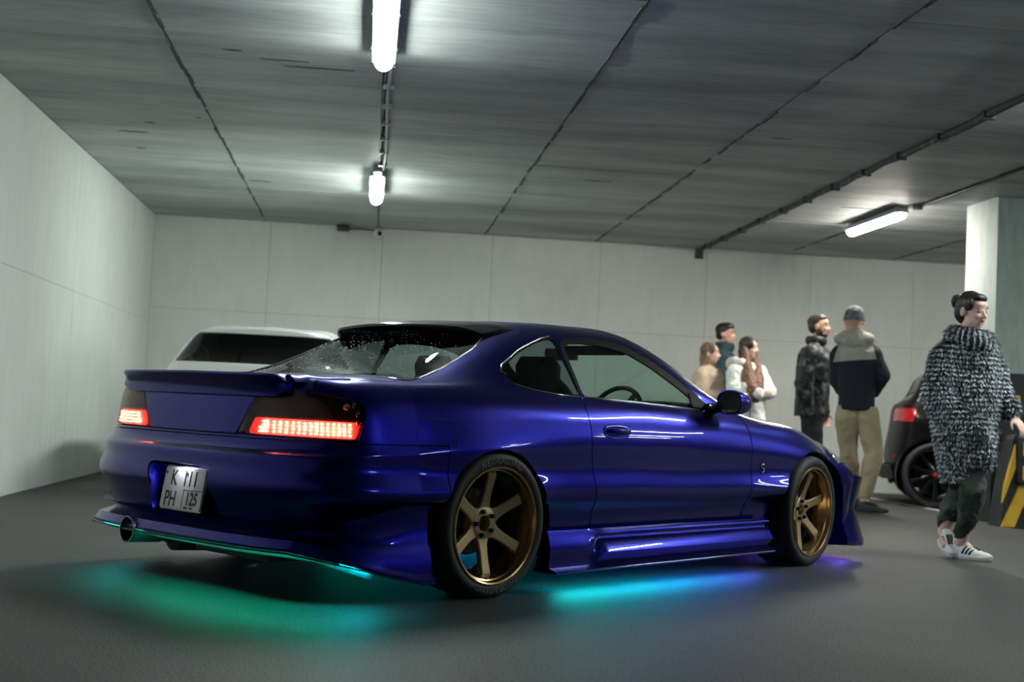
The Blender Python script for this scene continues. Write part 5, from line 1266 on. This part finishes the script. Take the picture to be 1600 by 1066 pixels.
# ================= parked cars in the background =================
def car_from(rows, xs_, corners, name, label, loc, rz, m_body, glass, wheels, cuts, lampdef, arch_r, extras=None):
    sp = dict(x=xs_, **corners)
    sp['Y'] = [r[0] for r in rows]; sp['Z'] = [r[1] for r in rows]
    for i, k in enumerate(('xr', 'zr', 'xf', 'zf')): sp[k] = [r[2+i] for r in rows]
    G = body_grid(sp, 26, 150, 24, 90); S = Surf.from_grid(G)
    root = empty(name, loc, rz); tag(root, label, 'car')
    wb = wheels['wb']; wz = wheels['r']
    def arch(x, y, z):
        d = np.minimum(np.hypot(x, z-wz)-arch_r, np.hypot(x-wb, z-wz)-arch_r)
        slot = np.minimum(np.where(z < wz, np.abs(x)-arch_r, 9), np.where(z < wz, np.abs(x-wb)-arch_r, 9))
        return np.where(y > .3, np.minimum(d, slot), 1)
    _, S = S.split(lambda x, y, z: -arch(x, y, z), 0)
    for nm, fn, mm_, off in glass:
        g, S = S.split(fn, .006)
        if nm == 'side_window':
            for sg in (-1, 1): g.side(sg).build(nm, mm_, root, lip=0, off=off)
        else: g.build(nm, mm_, root, lip=0, off=off)
    sh = S
    for nm, fn, mm_ in lampdef:
        g, S = S.split(fn, .006)
        for sg in (-1, 1): g.side(sg).build(nm, mm_, root, lip=.02, off=-.002)
    for nm, fn in cuts:
        g, S = S.split(fn, .007)
        if nm == 'door':
            for sg in (-1, 1): g.side(sg).build(nm, m_body, root)
        else: g.build(nm, m_body, root)
    S.build('body_shell', m_body, root); sh.build('inner_shell', M_interior, root, lip=0, off=.02)
    hw_ = max(max(r[0]) for r in rows)
    for x, sg in ((0, -1), (0, 1), (wb, -1), (wb, 1)):
        sgn = sg; T = Matrix.Translation((x, sg*(hw_-.012), wz)) @ (Matrix.Rotation(math.pi, 4, 'Z') if sg > 0 else Matrix())
        r = wz; rr = wheels['rim']; b = MB(); b.lathe([(rr, .01), (rr+.01, -.004), ((r+rr)/2, -.010), (r-.012, .0), (r, .025), (r, .20), (r-.012, .225), (rr, .22)], 56, 'y'); ty = b.build('tyre', M_tyre, root, smooth=True, auto=40); ty.matrix_local = T
        b = MB(); b.lathe([(rr+.002, .006), (rr-.004, -.004), (rr-.016, .0), (rr-.022, .02), (rr-.03, .12), (rr, .22)], 56, 'y'); b.lathe([(0, .10), (rr-.06, .10)], 40, 'y'); rim = b.build('rim', wheels['mat'], root, smooth=True, auto=35); rim.matrix_local = T
        n = wheels['n']
        for k in range(n):
            a = 2*math.pi*k/n+.3; b = MB(); rs = []
            for q, h, y in ((.04, .030, .045), (.5*rr, .018, .035), (rr-.012, .026, .012)):
                rs.append([(q*math.cos(a)-u*math.sin(a), yy, q*math.sin(a)+u*math.cos(a)) for u, yy in ((-h, y+.006), (-h*.6, y), (h*.6, y), (h, y+.006), (h, y+.03), (-h, y+.03))])
            b.rings(rs); b.build('spoke', wheels['mat'], rim, bevel=.002)
        b = MB(); b.lathe([(0, .035), (.05, .037), (.065, .05), (.065, .09)], 28, 'y'); b.build('hub', wheels['mat'], rim, smooth=True, auto=40)
        b = MB(); b.lathe([(.0, .034), (.026, .034), (.028, .038)], 20, 'y'); b.build('hub_cap', wheels.get('cap', M_chrome), rim, smooth=True)
        b = MB(); rs = [[(x+(arch_r+.012)*math.cos(a), sg*y, wz+(arch_r+.012)*math.sin(a)) for a in [R(-25+230*k/24) for k in range(25)]] for y in (hw_-.03, hw_-.36)]; rs.append([(x, sg*(hw_-.36), wz)]*25); b.rings(rs, (False, False), closed=False); b.build('wheel_housing', M_interior, root)
    b = MB(); b.box((wb/2, 0, wz-.02), (wb-2*arch_r-.05, 2*hw_-.12, .12)); b.box((wb/2, 0, wz), (wb+1.0, 2*hw_-.85, .14)); b.build('underbody', M_interior, root)
    return root, G
# black crossover on the right, side on; rear overhang at its left
n_ = 9; X_ = [-.12, .25, .75, 1.3, 1.9, 2.45, 2.9, 3.15]
def row(y, z, xr, zr, xf, zf): return ([y]*8 if not isinstance(y, list) else y, [z]*8 if not isinstance(z, list) else z, xr, zr, xf, zf)
rows = [row(.80, .22, -.52, .30, 3.45, .24), row(.86, .30, -.57, .36, 3.52, .34), row(.905, .45, -.61, .46, 3.58, .48), row(.915, .62, -.60, .60, 3.58, .60), row(.90, .78, -.56, .76, 3.52, .70),
        row([.875]*7+[.86], [.92, .93, .93, .92, .91, .89, .86, .82], -.525, .92, 3.42, .76), row([.82, .83, .83, .83, .83, .82, .80, .78], [.99, 1.0, 1.0, .99, .98, .95, .92, .87], -.51, 1.0, 3.3, .80),
        row([.74, .77, .77, .77, .77, .77, .72, .70], [1.10, 1.14, 1.16, 1.16, 1.14, 1.0, .94, .89], -.44, 1.06, 3.25, .82), row([.66, .69, .70, .70, .69, .66, .6, .58], [1.26, 1.34, 1.38, 1.38, 1.30, 1.06, .96, .90], -.33, 1.12, 3.2, .83),
        row([.58, .62, .63, .63, .61, .56, .5, .45], [1.34, 1.45, 1.50, 1.50, 1.40, 1.12, .975, .91], -.25, 1.17, 3.15, .84), row([.3, .32, .33, .33, .32, .3, .26, .25], [1.37, 1.49, 1.54, 1.54, 1.44, 1.15, .985, .92], -.17, 1.20, 3.1, .85), row(0., [1.38, 1.50, 1.555, 1.555, 1.45, 1.16, .99, .925], -.12, 1.22, 3.0, .925)]
rows = [(r[0], r[1], -.12+(r[2]+.12)*.68, *r[3:]) for r in rows]
M_rim_black = mat('gloss_black_rim', (.02, .021, .024), .15, .6)
M_tail_red = mat('dark_red_tail_lamp', (.22, .006, .010), .25, coat=.3, spec=.2, emit=(1, .01, .02), estr=.10)
suv_win = rounded([(.02, 1.06), (.30, 1.04), (1.9, 1.01), (2.35, .985), (1.95, 1.22), (1.6, 1.33), (1.0, 1.39), (.5, 1.36), (.15, 1.22)], .05)
suv, Gs = car_from(rows, X_, dict(nr=3.4, mr=2.4, nf=3, mf=2.2), 'crossover_car', 'glossy black crossover car parked behind the woman in the fur coat', (6.04, 13.56, 0), R(-19), M_paint_black,
    [('side_window', lambda x, y, z: np.where((y > .3) & (z > .9), poly_sdf(suv_win, x, z), -1), M_glass_dark, .006), ('windshield', lambda x, y, z: np.minimum(np.minimum(z-1.03, x-1.93), .60-y), M_glass_dark, .006), ('rear_window', lambda x, y, z: np.minimum(np.minimum(z-1.10, -.02-x), .56-y), M_glass_dark, .006)],
    dict(wb=2.65, r=.335, rim=.268, n=10, mat=M_rim_black, cap=mat('red_hub_cap', (.4, .01, .01), .3)),
    [('door', lambda x, y, z: np.where((y > .3), poly_sdf(rounded([(.42, .985), (.30, .75), (.42, .30), (1.25, .30), (1.27, .985)], .04), x, z), -1)), ('tailgate', lambda x, y, z: np.minimum(np.minimum(.62-y, z-.62), -.24-x))],
    [('tail_lamp', lambda x, y, z: np.minimum(np.minimum(z-.865, 1.005-z), np.minimum(-.20-x-np.maximum(0, .96-z)*.4, y-.30)), M_tail_red)], .375)
b = MB(); b.box((-.385, -.60, .50), (.04, .18, .035)); b.box((-.385, .60, .50), (.04, .18, .035)); b.build('reflector_strip', M_tail_red, suv, bevel=.005)
# white hatchback on the left, rear to us
rows = [row(.74, .20, -.66, .28, 3.25, .2), row(.80, .28, -.71, .34, 3.3, .3), row(.845, .42, -.74, .45, 3.34, .42), row(.85, .60, -.73, .60, 3.34, .56), row(.835, .76, -.70, .74, 3.28, .66), row([.80]*7+[.79], [.90, .92, .92, .91, .90, .86, .80, .74], -.67, .90, 3.18, .70),
        row([.765, .775, .775, .775, .77, .76, .74, .70], [1.0, 1.0, 1.0, .99, .97, .92, .86, .78], -.655, 1.0, 3.1, .73), row([.70, .73, .73, .73, .72, .70, .66, .62], [1.16, 1.15, 1.15, 1.14, 1.08, .95, .88, .80], -.60, 1.07, 3.05, .74), row([.625, .65, .655, .65, .63, .6, .56, .52], [1.31, 1.33, 1.34, 1.32, 1.20, .99, .90, .81], -.50, 1.22, 3.0, .75),
        row([.55, .575, .58, .575, .55, .52, .48, .44], [1.375, 1.41, 1.425, 1.41, 1.27, 1.03, .915, .82], -.43, 1.335, 2.95, .76), row([.3, .31, .31, .31, .3, .28, .26, .22], [1.405, 1.45, 1.465, 1.45, 1.31, 1.06, .93, .83], -.385, 1.385, 2.9, .77), row(0., [1.415, 1.46, 1.475, 1.46, 1.32, 1.07, .935, .835], -.12, 1.41, 2.8, .83)]
rows = [(r[0], [v-(.055 if v > 1.2 else .03 if v > 1.1 else 0) for v in r[1]], *r[2:]) for r in rows]
rows = [(r[0], r[1], r[2], r[3]-(.05 if r[3] > 1.2 else .01 if r[3] > 1.05 else 0), *r[4:]) for r in rows]
hw_win = rounded([(.0, 1.03), (.30, 1.02), (1.9, .99), (2.3, .93), (1.95, 1.07), (1.5, 1.21), (.9, 1.25), (.2, 1.23)], .04)
hb, Gh = car_from(rows, X_, dict(nr=4.5, mr=2.8, nf=3, mf=2.2), 'hatchback_car', 'white hatchback with a dark tinted rear window parked left behind the blue coupe', (-.85, 11.25, -.0), R(90), M_paint_white,
    [('side_window', lambda x, y, z: np.where((y > .3) & (z > .9), poly_sdf(hw_win, x, z), -1), M_glass_dark, .006), ('windshield', lambda x, y, z: np.minimum(np.minimum(z-.99, x-1.75), .58-y), M_glass_dark, .006), ('rear_window', lambda x, y, z: np.minimum(np.minimum(z-1.055, 1.300-z), np.minimum(-.30-x, .70-(z-1.055)*.62-y)), M_glass_dark, .004)],
    dict(wb=2.5, r=.31, rim=.21, n=5, mat=M_steel),
    [('door', lambda x, y, z: np.where((y > .3), poly_sdf(rounded([(.42, .96), (.30, .75), (.42, .28), (1.25, .28), (1.27, .96)], .04), x, z), -1)), ('tailgate', lambda x, y, z: np.minimum(np.minimum(.66-y, z-.60), -.33-x))],
    [('tail_lamp', lambda x, y, z: np.minimum(np.minimum(z-.70, .92-z), np.minimum(-.36-x, y-.55)), M_tail_red)], .35)
